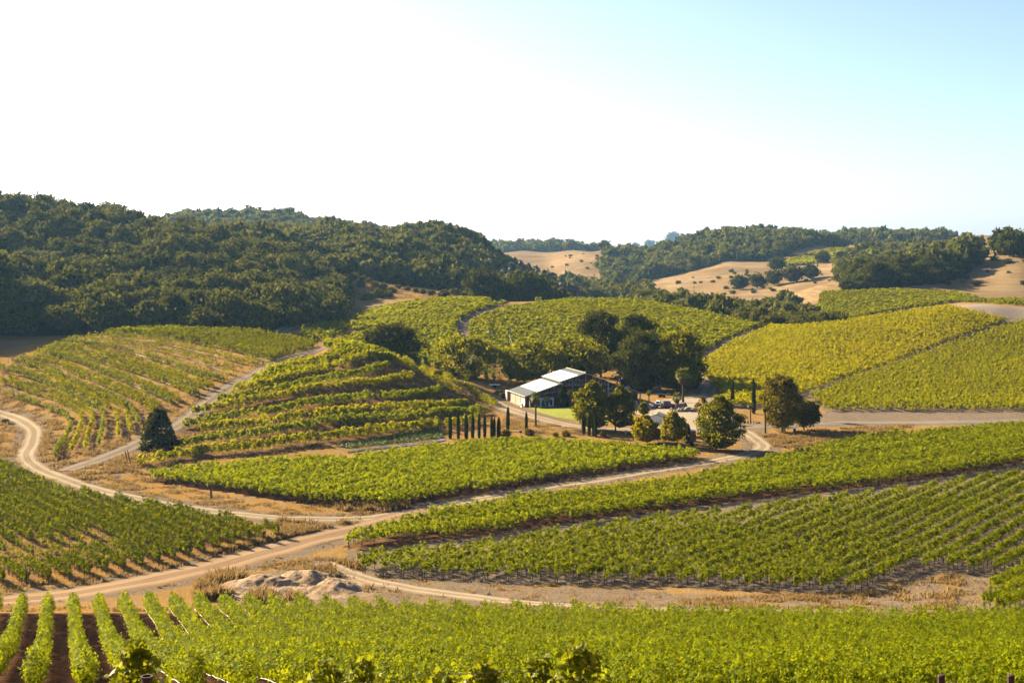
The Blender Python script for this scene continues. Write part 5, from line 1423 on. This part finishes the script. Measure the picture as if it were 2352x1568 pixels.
MB().box((-1.76, 0, .58), (.12, 1.4, .14)).build("bumper", M_BLACK, t); MB().box((1.86, 0, .6), (.12, 1.4, .14)).build("bumper", M_BLACK, t)
for s_ in (-1, 1):
    MB().box((-1.71, s_ * .55, .9), (.05, .12, .2)).build("tail_light", M_SCAR, t); MB().lathe([(.1, 0), (.1, .05)], (1.74, s_ * .42, .88), 10, 'x').build("headlight", M_WHITE, t)
wheels(t, (-1.15, 1.2), .7, .38)
def trailer(label, pos, rz, L, W, deckm, framem, stakes=False):
    t = thing("trailer", label, "trailer", pos, rz)
    MB().box((0, 0, .72), (L, W, .14)).build("deck", deckm, t)
    b = MB(); b.box((0, 0, .6), (L, .3, .12)); b.tube([(L / 2, -.5, .6), (L / 2 + 1.2, 0, .55), (L / 2, .5, .6)], .06, 5); b.build("frame", framem, t)
    if stakes:
        b = MB()
        for x in (-L * .15, L * .25):
            for s_ in (-1, 1): b.tube([(x, s_ * W * .42, .75), (x, s_ * W * .42, 1.35)], .05, 5)
            b.tube([(x, -W * .42, 1.3), (x, W * .42, 1.3)], .05, 5)
        b.build("rack", M_SCAR, t)
    wheels(t, (-.45, .45) if L > 3 else (0,), W * .5, .33)
    return t
trailer("dark low trailer parked in deep shade under the oaks", at(1520, 371), .05, 4.6, 1.9, M_BLACK, M_BLACK)
trailer("white flat trailer with red rack beside the young vine rows", site(1136, 890), .15, 2.9, 1.9, M_WHITE, M_SCAR, True)
# tan toilet cabin on its trailer
M_TAN = simple("tan plastic", (.36, .19, .085), .6, .3, 0, .12, 3.)
p = site(1588, 1022)
trailer("small black trailer carrying the tan toilet cabin", p, .12, 2.6, 1.5, M_BLACK, M_BLACK)
t = thing("toilet_cabin", "tan toilet cabin with a pale roof, standing on a small trailer", "toilet cabin", (p[0] + .25, p[1], p[2] + .79), .12)
MB().box((0, 0, 1.0), (1.1, 1.1, 2.0)).build("wall", M_TAN, t, bevel=.03)
MB().add([(-.6, -.6, 2.0), (.6, -.6, 2.0), (.6, .6, 2.0), (-.6, .6, 2.0), (-.4, -.45, 2.2), (.4, -.45, 2.2), (.4, .45, 2.2), (-.4, .45, 2.2)], [(4, 5, 6, 7), (0, 1, 5, 4), (1, 2, 6, 5), (2, 3, 7, 6), (3, 0, 4, 7), (3, 2, 1, 0)]).build("roof", M_WHITE, t)
dd = MB().box((0, -.565, .98), (.72, .03, 1.75)).build("door", simple("tan door", (.44, .25, .12), .6, .3), t); MB().box((0, -.59, 1.5), (.34, .02, .14)).build("plate", M_FASCIA, dd); MB().box((.28, -.595, .95), (.05, .04, .14)).build("handle", M_BLACK, dd)
def toilet(label, pos, w, h, col, arched=False):
    mt = simple("pale plastic", col, .5, .35)
    t = thing("toilet_cabin", label, "toilet cabin", pos, -.1)
    if arched:
        pr = [(-w / 2, -.1), (w / 2, -.1), (w / 2, h * .72), (w * .36, h * .93), (0, h), (-w * .36, h * .93), (-w / 2, h * .72)]
        MB().prism(pr, -.6, .6).build("wall", mt, t)
        MB().box((w * .1, -.63, h * .4), (w * .5, .04, h * .7)).build("door", M_STEEL, t)
    else:
        MB().box((0, 0, h * .45), (w, w, h * .9)).build("wall", mt, t, bevel=.03)
        MB().lathe([(w * .56, h * .9), (w * .56, h * .94), (w * .3, h), (.05, h)], n=8).build("roof", M_WHITE, t)
        MB().box((0, -w * .5 - .01, h * .42), (w * .5, .03, h * .7)).build("door", simple("slate blue door", (.06, .10, .16), .5, .3), t)
    return t
toilet("grey arched toilet cabin beside the track across the vine slope", site(1150.5, 720), 1.5, 1.5, (.42, .47, .50), True)
toilet("slim pale blue toilet cabin beside the brown utility pole", site(1122, 774, dmin=420), .85, 1.9, (.50, .58, .66))
# far white house with its yellow tree
p = site(1425, 679, dmin=900)
t = thing("house", "far white flat-roofed house in the valley below the golden hill", "house", p, .1)
MB().box((0, 0, 1.6), (10.5, 6, 3.4)).build("wall", M_WHITE, t); MB().box((0, 0, 3.4), (11.2, 6.8, .3)).build("roof", M_WHITE, t)
for x in (-3.5, 0, 3.5): MB().box((x, -3.02, 1.8), (1.6, .08, 1.2)).build("window", M_GLASS, t)
p = site(1398, 678, dmin=900)
add_tree("yellow_tree", "bright yellow-green tree beside the far white house", "tree", p, 4.0, 4., 1., 7.6, 420, 1.2, MAPLE_G, lobes=10, lr=.42, tri=True)
# ------------------------------------------------------------------ poles and wires
def pole(label, pos, h, arm=1.8, can=False, r=.14):
    t = thing("utility_pole", label, "utility pole", pos, .2, None)
    MB().tube([(0, 0, -.4), (0, 0, h)], [r, r * .75], 7).build("pole", M_POST, t)
    if arm: MB().box((0, 0, h - .6), (arm, .12, .14)).build("crossarm", M_POST, t)
    for x in (-.42, 0, .42):
        if arm: MB().lathe([(.05, 0), (.07, .08), (.03, .2)], (x * arm, 0, h - .53), 6).build("insulator", M_WHITE, t)
    if can:
        MB().lathe([(.05, 0), (.27, .03), (.27, .8), (.2, .88), (.05, .9)], (.42, 0, h - 2.0), 10).build("transformer", M_STEEL, t)
    return t
P1 = site(1126, 792, dmin=420); pole("brown utility pole with crossarm among the vines", P1, (792 - 738) * P1[1] / F)
P2 = site(1168.5, 805, dmin=410); pole("grey utility pole carrying a pale transformer can", P2, (805 - 751) * P2[1] / F, 1.0, True)
for u, vt, vb, lb in [(722, 578, 618, "lone pole above the dry scrub bank"), (1715, 627, 652, "bare pole on the golden slope, uphill one"), (1594, 657, 690, "pole at the lower edge of the golden slope"), (2060, 676, 722, "pole rising behind the bright golden vine slope"), (1112, 592, 650, "pole in front of the wooded ridge holding two sagging wires")]:
    p = site(u, vb, dmin=500); pole(lb, p, max(5., (vb - vt) * p[1] / F), 1.6, False, .12 if u != 2060 else .1)
    if u == 1112: PL = p; PLh = max(5., (vb - vt) * p[1] / F)
q0 = at(1166, PL[1] - 60)
for s_, lb in ((-1, "lower pale wire sagging from the ridge pole"), (1, "upper pale wire sagging from the ridge pole")):
    a = Vector((PL[0] + s_ * 2.6, PL[1], PL[2] + PLh - .5)); e = Vector((q0[0] + s_ * 3, q0[1], q0[2] + 6))
    b = MB(); b.tube([a.lerp(e, t) - Vector((0, 0, 2.0 * 4 * t * (1 - t) * .25)) for t in np.linspace(0, 1, 9)], .05, 4)
    tag(b.build("power_line", M_CHROME), lb, "wire", "wires from the ridge pole")
a = Vector((P2[0], P2[1], P2[2] + 5.4)); b = MB(); e = at(1196, 424)
b.tube([a, Vector((e[0], e[1], e[2] + 2.2))], .03, 4); tag(b.build("guy_wire", M_CHROME), "pale guy wire slanting down from the pole with the transformer", "wire")

# ------------------------------------------------------------------ stones, barrel, meter box, small marks
M_ROCK = simple("pale boulder", (.44, .36, .27), .95, .15, 0, .3, 3., .6)
M_SLATE = simple("slate stone", (.13, .135, .15), .9, .2, 0, .3, 3., .6)
rr = random.Random(3)
def rock(u, v, r, label, mat=None, hs=.75, name="boulder", group="boulders round the palms"):
    p = site(u, v)
    b = MB(); b.ball((0, 0, r * hs * .6), (r, r * .85, r * hs), 10, 7, .13, rr)
    tag(link(name, b.mesh(name, mat or M_ROCK, None, True), None, p), label, "rock", group)
for i, (u, v, r) in enumerate([(1541, 944, .45), (1546, 945.5, .55), (1551, 946.5, .5), (1558, 946.8, .6), (1565, 946.5, .65), (1571, 946, .5), (1544, 941.5, .5), (1562, 942.2, .55), (1569, 941.3, .5)]):
    rock(u, v, r, f"{ordinal(i+1)} pale boulder of the ring round the short-trunked palm, from the car")
rock(1579, 945.5, .95, "large rounded boulder next to the standing slate stone"); rock(1596, 945.5, .85, "round boulder set apart from the ring, by the rusty sapling")
rock(1584, 943.5, .4, "small dark stone between the two big boulders", M_SLATE)
p = site(1574.5, 941)
b = MB(); b.add([(-.55, -.25, -.1), (.55, -.3, -.1), (.5, .3, -.1), (-.5, .28, -.1), (-.42, -.2, 1.0), (.45, -.2, 1.0), (.4, .2, 1.0), (-.38, .2, 1.0), (-.12, -.12, 1.75), (.2, -.1, 1.6), (.18, .1, 1.6), (-.1, .1, 1.75)],
              [(0, 1, 5, 4), (1, 2, 6, 5), (2, 3, 7, 6), (3, 0, 4, 7), (4, 5, 9, 8), (5, 6, 10, 9), (6, 7, 11, 10), (7, 4, 8, 11), (8, 9, 10, 11)])
tag(link("standing_stone", b.mesh("standing_stone", M_SLATE), None, p), "tall dark slate stone standing beside the boulders", "rock")
p = site(1564, 936)
b = MB(); b.lathe([(1.25, -.2), (1.3, .5), (1.15, 1.15), (.9, 1.2)], n=14)
t = thing("rubble_planter", "round rubble stone base below the tallest palm", "planter", p); b.build("wall", simple("rubble stone", (.40, .33, .26), .95, .1, 0, .45, 4., .9), t, True)
b = MB()
for i in range(34):
    a = i * 2.4; b.ball((1.22 * math.cos(a), 1.22 * math.sin(a), .1 + .03 * i), .24, 6, 4, .2, rr)
b.build("rubble", M_ROCK, t)
p = site(1724, 971)
b = MB()
for i in range(18):
    a = i * math.pi / 9; b.ball((1.9 * math.cos(a), 1.9 * math.sin(a), .08), (.32, .28, .2), 6, 4, .2, rr)
tag(link("stone_ring", b.mesh("stone_ring", M_ROCK, None, True), None, p), "low ring of stones round the small palm at the yard's edge", "stone ring")
p = site(1825, 993.5)
t = thing("barrel", "small blue barrel on the dry grass by the country road", "barrel", p); MB().lathe([(.26, 0), (.29, .28), (.29, .55), (.26, .85)], n=12).build("body", simple("blue plastic", (.03, .05, .22), .45, .4), t); MB().lathe([(.27, .85), (.27, .9)], n=12).build("lid", M_WHITE, t)
p = site(1437, 1004)
t = thing("meter_box", "grey meter box on a post at the edge of the middle block", "meter box", p); MB().tube([(0, 0, -.2), (0, 0, 1.3)], .06, 6).build("post", M_STEEL, t); MB().box((.05, 0, 1.15), (.55, .3, .6)).build("box", M_STEEL, t, bevel=.02)
p = site(1196, 1003); t = thing("sign", "small dark sign board on a stake between two rusty bushes", "sign", p); MB().tube([(0, 0, -.1), (0, 0, .9)], .03, 5).build("stake", M_STAKE, t); MB().box((0, 0, 1.0), (.55, .05, .4)).build("board", M_BLACK, t)
p = site(470, 1053 + 11); t = thing("sign", "small pale sign board at the dry corner below the lone bushy oak", "sign", site(271, 1100)); MB().tube([(0, 0, -.1), (0, 0, .5)], .03, 5).build("stake", M_STAKE, t); MB().box((0, 0, .62), (.75, .06, .32)).build("board", M_WHITE, t)
for i, (u, v, h) in enumerate([(293, 1062, 2.2), (300, 1066, 2.6), (412, 1172, 1.5), (418, 1174, 1.5)]):
    p = site(u, v); t = thing("fence_post", ["leaning dark post at the lowest terrace row's end", "taller leaning dark post at the lowest terrace row's end", "dark post beside the pale road above the wedge block", "second dark post beside the pale road above the wedge block"][i], "post", p, 0, "loose posts"); t.rotation_euler = (0, -.22 if i < 2 else 0, 0)
    MB().tube([(0, 0, -.3), (0, 0, h)], [.09, .08], 6).build("shaft", M_POST if i < 2 else M_STAKE, t)
    MB().lathe([(.095, h), (.05, h + .05)], n=6).build("cap", M_STAKE, t)
# water and rushes in the ditch behind the middle block
m, n = new_mat("ditch water"); out(n, principled(n, (.10, .13, .16), .12, .6).outputs[0])
DITCH = plan([(798, 1041), (900, 1029), (990, 1019), (1022, 1013), (1020, 1010.5), (985, 1015), (890, 1026), (800, 1037)], 8)
patch("water", DITCH, m, .12, .45)
GR = plan([(770, 1026), (860, 1009), (950, 990), (1012, 982), (1018, 1006), (900, 1020), (800, 1031)], 10)
X_ = np.array(GR); x0, y0 = X_.min(0); x1, y1 = X_.max(0)
X = rng.uniform(x0, x1, 16000); Y = rng.uniform(y0, y1, 16000); k = inpoly(X, Y, GR); X, Y = X[k][:6000], Y[k][:6000]
c = np.stack([X, Y, height(X, Y) + rng.uniform(.05, .45, len(X))], 1)
V, Fc = cards(c, rng.normal(0, .6, (len(c), 3)) + np.array([0, 0, 1.]), .3); so = Soup(); so.add(V, Fc)
tag(link("ditch_weeds", so.mesh("ditch_weeds", leaf("ditch weeds", (.08, .14, .01), (.16, .24, .012), (.26, .32, .02), .35))), "low green weeds filling the ditch below the terraces", None, None, "stuff")

# ------------------------------------------------------------------ the brush and earth pile
M_PILE = None
m, n = new_mat("straw and earth")
g = nd(n, "ShaderNodeNewGeometry"); f1 = noise(n, 2.2, 7, .7, g.outputs["Position"]); f2 = noise(n, .5, 4, .6, g.outputs["Position"])
c = ramp(n, f1, [(.3, (.20, .14, .085)), (.5, (.42, .28, .15)), (.7, (.58, .41, .22))]); c = mixc(n, ramp(n, f2, [(.45, (0, 0, 0)), (.62, (.6, .6, .6))]), c, (.20, .16, .125))
out(n, principled(n, c, .95, .1, 0, f1, 1., .3, k=.62).outputs[0])
def pile(label, humps, poly_px, group="earth and brush piles"):
    poly = plan(poly_px, 10); P = np.array(poly); x0, y0 = P.min(0) - 1; x1, y1 = P.max(0) + 1; c_ = .22
    xs = np.arange(x0, x1, c_); ys = np.arange(y0, y1, c_); X, Y = np.meshgrid(xs, ys, indexing='ij')
    h = np.zeros_like(X)
    for u, v, rx, ry, hh in humps:
        p = site(u, v); h = np.maximum(h, hh * np.exp(-((X - p[0]) / rx) ** 2 - ((Y - p[1]) / ry) ** 2))
    lum = np.zeros_like(X)
    for q in range(26):
        a = q * 2.4; wl = .55 + (q % 7) * .42
        lum += math.sqrt(wl) * .028 * np.sin((X * math.cos(a) + Y * math.sin(a)) * 6.28 / wl + q)
    h = h * (1 + .3 * lum) + lum * .22 * np.clip(h, 0, 1) - .12
    Zp = height(X.ravel(), Y.ravel()).reshape(X.shape) + h
    kk = (h[:-1, :-1] > -.10)
    i, j = np.nonzero(kk); ny = len(ys); bb = i * ny + j
    f = np.stack([bb, bb + ny, bb + ny + 1, bb + 1], -1)
    o = link("earth_pile", raw_mesh("earth_pile", np.stack([X, Y, Zp], -1).reshape(-1, 3), f, 4, m, True))
    return tag(o, label, "earth pile", group)
pile("long heap of straw and earth beside the nearest vineyard", [(700, 1342, 4.2, 2.6, 1.8), (610, 1352, 4.8, 2.4, 1.7), (530, 1366, 4.2, 2.0, .9), (650, 1368, 5.5, 2.2, 1.1)], [(430, 1395), (640, 1300), (800, 1310), (800, 1395)])
pile("smaller rounded heap of straw and earth at the lane's end", [(768, 1360, 2.9, 2.6, 1.6), (735, 1366, 2.6, 2.2, 1.2)], [(680, 1400), (720, 1310), (860, 1310), (860, 1400)])

# ------------------------------------------------------------------ dry grass
M_DRYG = leaf("dry grass blades", (.30, .17, .055), (.46, .28, .085), (.62, .42, .16), .3, (.7, .46, .16), .8, .05)
gs = Soup()
def tufts(poly_px, n_, h, r=.25, blades=7, rawpoly=None, sizej=.5):
    poly = rawpoly or plan(poly_px, 25)
    P = np.array(poly); x0, y0 = P.min(0); x1, y1 = P.max(0)
    X = rng.uniform(x0, x1, n_ * 6); Y = rng.uniform(y0, y1, n_ * 6)
    k = inpoly(X, Y, poly)
    # clumped
    cl = np.sin(X * .9 + 1.3 * np.sin(Y * .5)) * np.sin(Y * .8 + X * .35) + rng.normal(0, .45, len(X))
    cl += .9 * np.sin(X * .31 + 2 * np.sin(Y * .23)) * np.sin(Y * .37 + 1.7 * np.sin(X * .19))
    k &= cl > .35
    X, Y = X[k][:n_], Y[k][:n_]
    for nm, ln, w, kind in ROAD_LINES:
        if len(X) == 0: return
        kk = polydist(X, Y, ln[::4]) > w * .46; X, Y = X[kk], Y[kk]
    M = len(X)
    if not M: return
    hh = h * rng.uniform(1 - sizej, 1 + sizej, M)
    X = np.repeat(X, blades) + rng.normal(0, r, M * blades); Y = np.repeat(Y, blades) + rng.normal(0, r, M * blades); hh = np.repeat(hh, blades) * rng.uniform(.5, 1.2, M * blades)
    a = rng.uniform(0, 6.28, len(X)); w = .07 + .10 * hh
    zb = height(X, Y) - .03
    lx, ly = rng.normal(0, .4, len(X)) * hh, rng.normal(0, .4, len(X)) * hh
    V = np.stack([np.stack([X - np.cos(a) * w, Y - np.sin(a) * w, zb], 1), np.stack([X + np.cos(a) * w, Y + np.sin(a) * w, zb], 1), np.stack([X + lx, Y + ly, zb + hh], 1)], 1).reshape(-1, 3)
    gs.add(V, np.arange(len(V)).reshape(-1, 3))
tufts([(640, 1196), (800, 1196), (830, 1202), (700, 1235), (640, 1240), (480, 1275), (650, 1225)], 2200, .55)
tufts([(0, 1345), (300, 1318), (480, 1280), (650, 1240), (660, 1246), (450, 1300), (250, 1335), (0, 1368)], 900, .4)
tufts([(200, 1090), (330, 1095), (500, 1140), (860, 1170), (860, 1188), (600, 1180), (330, 1140), (200, 1112)], 3000, .3)
tufts([(860, 1175), (1100, 1148), (1400, 1096), (1600, 1056), (1690, 1042), (1690, 1050), (1400, 1100), (1100, 1155), (900, 1184)], 3000, .6)
tufts([(770, 1160), (950, 1150), (960, 1172), (780, 1175)], 500, .7)
tufts([(-60, 955), (30, 970), (60, 990), (45, 1060), (-60, 1040)], 1200, .5)
tufts([(100, 960), (150, 975), (160, 1060), (300, 1000), (320, 1050), (300, 1085), (180, 1110), (90, 1070), (90, 1000)], 3600, .5)
tufts([(300, 1050), (420, 1010), (420, 1060), (340, 1090), (250, 1090)], 800, .45)
tufts([(1740, 1000), (1900, 986), (2100, 976), (2060, 992), (1900, 1016), (1770, 1040)], 2600, .45)
tufts(None, 9000, .3, rawpoly=SV_FIELD); tufts(None, 4000, .3, rawpoly=TV_FIELD)
tufts([(0, 905), (100, 940), (150, 975), (150, 1010), (100, 980), (0, 940)], 1500, .4)
tufts([(0, 1395), (800, 1395), (1500, 1404), (2100, 1420), (2100, 1428), (1500, 1408), (800, 1404), (0, 1404)], 700, .35)
tufts([(450, 1360), (500, 1330), (560, 1330), (520, 1375), (460, 1380)], 500, 1.0, .3); tufts([(490, 1335), (540, 1310), (545, 1325), (500, 1345)], 260, .8, .3); tufts([(575, 1372), (620, 1366), (620, 1385), (580, 1390)], 160, 1.0, .3); tufts([(660, 1372), (690, 1366), (690, 1382), (662, 1386)], 80, .8, .3); tufts([(700, 1318), (760, 1310), (765, 1330), (710, 1335)], 240, .9, .3); tufts([(800, 1345), (850, 1352), (840, 1362), (800, 1360)], 120, .5, .3)
tufts([(770, 1290), (820, 1290), (825, 1318), (775, 1310)], 200, .6)
tufts([(1080, 1368), (1130, 1364), (1130, 1376), (1080, 1378)], 60, .4); tufts([(1550, 1375), (2000, 1360), (2050, 1395), (1600, 1398)], 1000, .3)
tufts([(2050, 1350), (2200, 1320), (2215, 1345), (2180, 1400), (2080, 1400)], 300, .45, .3)
tufts([(1165, 950), (1230, 965), (1330, 985), (1340, 1000), (1230, 995), (1150, 985)], 1000, .3); tufts([(1380, 995), (1500, 995), (1620, 1005), (1640, 1035), (1500, 1020), (1390, 1005)], 1200, .3)
tufts([(720, 640), (800, 640), (1020, 675), (1000, 684), (860, 690), (740, 690)], 1500, .6, .6)
# ragged verges along the tracks, and a weedy strip between the ruts
for nm, ln, w, kind in ROAD_LINES:
    if ln[:, 1].mean() > 480 or nm in ("driveway", "yard_lane", "country_road"): continue
    t_ = np.gradient(ln, axis=0); t_ /= np.linalg.norm(t_, axis=1)[:, None] + 1e-9; nr = np.stack([-t_[:, 1], t_[:, 0]], 1)
    m_ = len(ln) * 5; i_ = rng.integers(0, len(ln), m_); sd = rng.choice([-1, 1], m_); of = w * .5 + rng.exponential(.7, m_) - .25
    md = rng.random(m_) < (.16 if kind != 'rust' else .03); of[md] = rng.normal(0, .22, md.sum())
    P_ = ln[i_] + nr[i_] * (of * sd)[:, None] + rng.normal(0, .3, (m_, 2))
    pk = np.sin(P_[:, 0] * .7 + 2 * np.sin(P_[:, 1] * .3)) + rng.normal(0, .6, m_) > .2
    P_ = P_[pk]; md = md[pk]; M_ = len(P_)
    X = np.repeat(P_[:, 0], 6) + rng.normal(0, .16, M_ * 6); Y = np.repeat(P_[:, 1], 6) + rng.normal(0, .16, M_ * 6)
    hh = np.repeat(np.where(md, .16, .36), 6) * rng.uniform(.4, 1.3, M_ * 6); a = rng.uniform(0, 6.28, len(X)); w_ = .05 + .1 * hh; zb = height(X, Y)
    V = np.stack([np.stack([X - np.cos(a) * w_, Y - np.sin(a) * w_, zb], 1), np.stack([X + np.cos(a) * w_, Y + np.sin(a) * w_, zb], 1), np.stack([X + rng.normal(0, .35, len(X)) * hh, Y + rng.normal(0, .35, len(X)) * hh, zb + hh], 1)], 1).reshape(-1, 3)
    gs.add(V, np.arange(len(V)).reshape(-1, 3))
# thin scattered tufts over the bare earth
tufts(None, 1400, .22, rawpoly=STRIP, blades=5)
tufts([(420, 1330), (560, 1290), (760, 1280), (800, 1300), (640, 1310), (520, 1330)], 260, .3)
tag(link("dry_grass", gs.mesh("dry_grass", M_DRYG)), "tufts of golden dry grass along the tracks and banks", None, None, "stuff")

# ------------------------------------------------------------------ the nearest vines, close below the viewpoint
LP = np.array([(0, 0), (.16, -.2), (.42, -.22), (.40, .02), (.62, .20), (.40, .34), (.34, .62), (.14, .58), (0, .98), (-.14, .58), (-.34, .62), (-.40, .34), (-.62, .20), (-.40, .02), (-.42, -.22), (-.16, -.2)])
V_NEAR = leaf("near vine leaves", (.14, .20, .004), (.30, .35, .006), (.54, .52, .02), .48, (.70, .70, .02), .5, .08)
def grapevine(u, d, vt, wpx, n_, label):
    x, y, z = at(u, d); s = d / F; ztop = CAMZ - (vt - VH) * s - z; R = wpx * .5 * s
    t = thing("grapevine", label, "grapevine", (x, y, z), 0, "near vines reaching up from below")
    vs = []; fs = []; k = len(LP)
    for i in range(n_):
        tt = rng.random() ** .8
        zz = ztop * (1 - .55 * tt); rr_ = R * (.25 + .95 * tt) * math.sqrt(rng.random())
        a = rng.uniform(0, 6.28); c = np.array([rr_ * math.cos(a), rr_ * .7 * math.sin(a), zz + rng.normal(0, .05)])
        nn = unit((np.array([rng.normal(0, .5), -.5 + rng.normal(0, .5), .6 + rng.normal(0, .4)]))[None])[0]
        e1 = unit(np.cross(nn, rng.normal(size=3))[None])[0]; e2 = np.cross(nn, e1); q = rng.uniform(.09, .17)
        p3 = c + (LP[:, :1] * e1 + LP[:, 1:] * e2) * q - nn * (np.abs(LP[:, :1]) ** 1.5) * q * .35
        o = len(vs); vs += [tuple(v) for v in p3]; fs.append(list(range(o, o + k)))
    link("foliage", raw_mesh("foliage", np.array(vs), [i for f in fs for i in f], [k] * len(fs), V_NEAR), t)
    b = MB()
    b.tube([(0, 0, -.1), (.03, 0, .5), (-.02, .02, .95)], [.06, .05, .045], 6)
    b.build("trunk", M_BARK, t)
    for q in range(5):
        a = q * 1.3; b = MB(); b.tube([(0, 0, .9), (R * .3 * math.cos(a), R * .3 * math.sin(a), ztop * .75), (R * .5 * math.cos(a), R * .4 * math.sin(a), ztop * rng.uniform(.88, 1.03))], [.012, .009, .005], 5); b.build("cane", simple("reddish cane", (.16, .07, .03), .8, .2), t)
for a in [(312, 22, 1478, 165, 300, "near yellow-green vine with big lobed leaves beside an open steel pipe"), (745, 24, 1518, 190, 210, "near vine at the frame's edge left of the two tall shoots"), (830, 25, 1508, 120, 150, "near vine with two tall shoots"),
          (1110, 24, 1520, 150, 190, "near vine crossed by a taut wire"), (1240, 24, 1512, 120, 150, "near vine with reddish canes, beside the brightest one"), (1330, 23.5, 1482, 170, 280, "brightest near vine, its lobed leaves catching the sun"), (1020, 25, 1545, 150, 120, "lowest of the near vines")]:
    grapevine(*a)
x, y, z = at(337, 21.3); zt = CAMZ - (1556 - VH) * 21.3 / F
t = thing("pipe_post", "open rusty steel pipe post beside the big-leaved near vine", "post", (x, y, z)); MB().lathe([(.075, -.2), (.075, zt - z), (.092, zt - z), (.092, zt - z + .03), (.068, zt - z + .03), (.066, zt - z - .3)], n=18).build("shaft", M_STAKE, t)
for u, lb in ((2162, "rusty post top poking up among the nearest hedges"), (2322, "second rusty post top near the frame's corner")):
    x, y, z = at(u, 26); zt = CAMZ - (1551 - VH) * 26 / F; t = thing("pipe_post", lb, "post", (x, y, z)); MB().lathe([(.07, -.2), (.07, zt - z), (.05, zt - z + .02)], n=10).build("shaft", M_STAKE, t)
x0, y0, z0 = at(960, 23); x1, y1, z1 = at(1420, 24)
b = MB(); b.tube([(x0, y0, CAMZ - (1551 - VH) * 23 / F), ((x0 + x1) / 2, 23.5, CAMZ - (1541 - VH) * 23.5 / F), (x1, y1, CAMZ - (1556 - VH) * 24 / F)], .006, 5); tag(b.build("trellis_wire", M_CHROME), "thin taut trellis wire running between the near vines", "wire")

# ------------------------------------------------------------------ haze
m, n = new_mat("valley haze")
pv = nd(n, "ShaderNodeVolumePrincipled"); pv.inputs["Color"].default_value = (.34, .64, 1., 1); pv.inputs["Density"].default_value = .000032; pv.inputs["Anisotropy"].default_value = .35
o_ = nd(n, "ShaderNodeOutputMaterial"); n.links.new(pv.outputs[0], o_.inputs[1])
zlo, zhi = float(ZT.min()) - 1, float(ZT[:, DG < 6500].max()) + 16
XW = float(np.abs(_X).max()) + 50
b = MB(); b.box((0, (DG[-1] + 60) / 2 - 40, (zlo + zhi) / 2), (2 * XW, DG[-1] + 160, zhi - zlo))
tag(b.build("haze", m), "thin blue-white haze lying over the valley", None, None, "stuff")
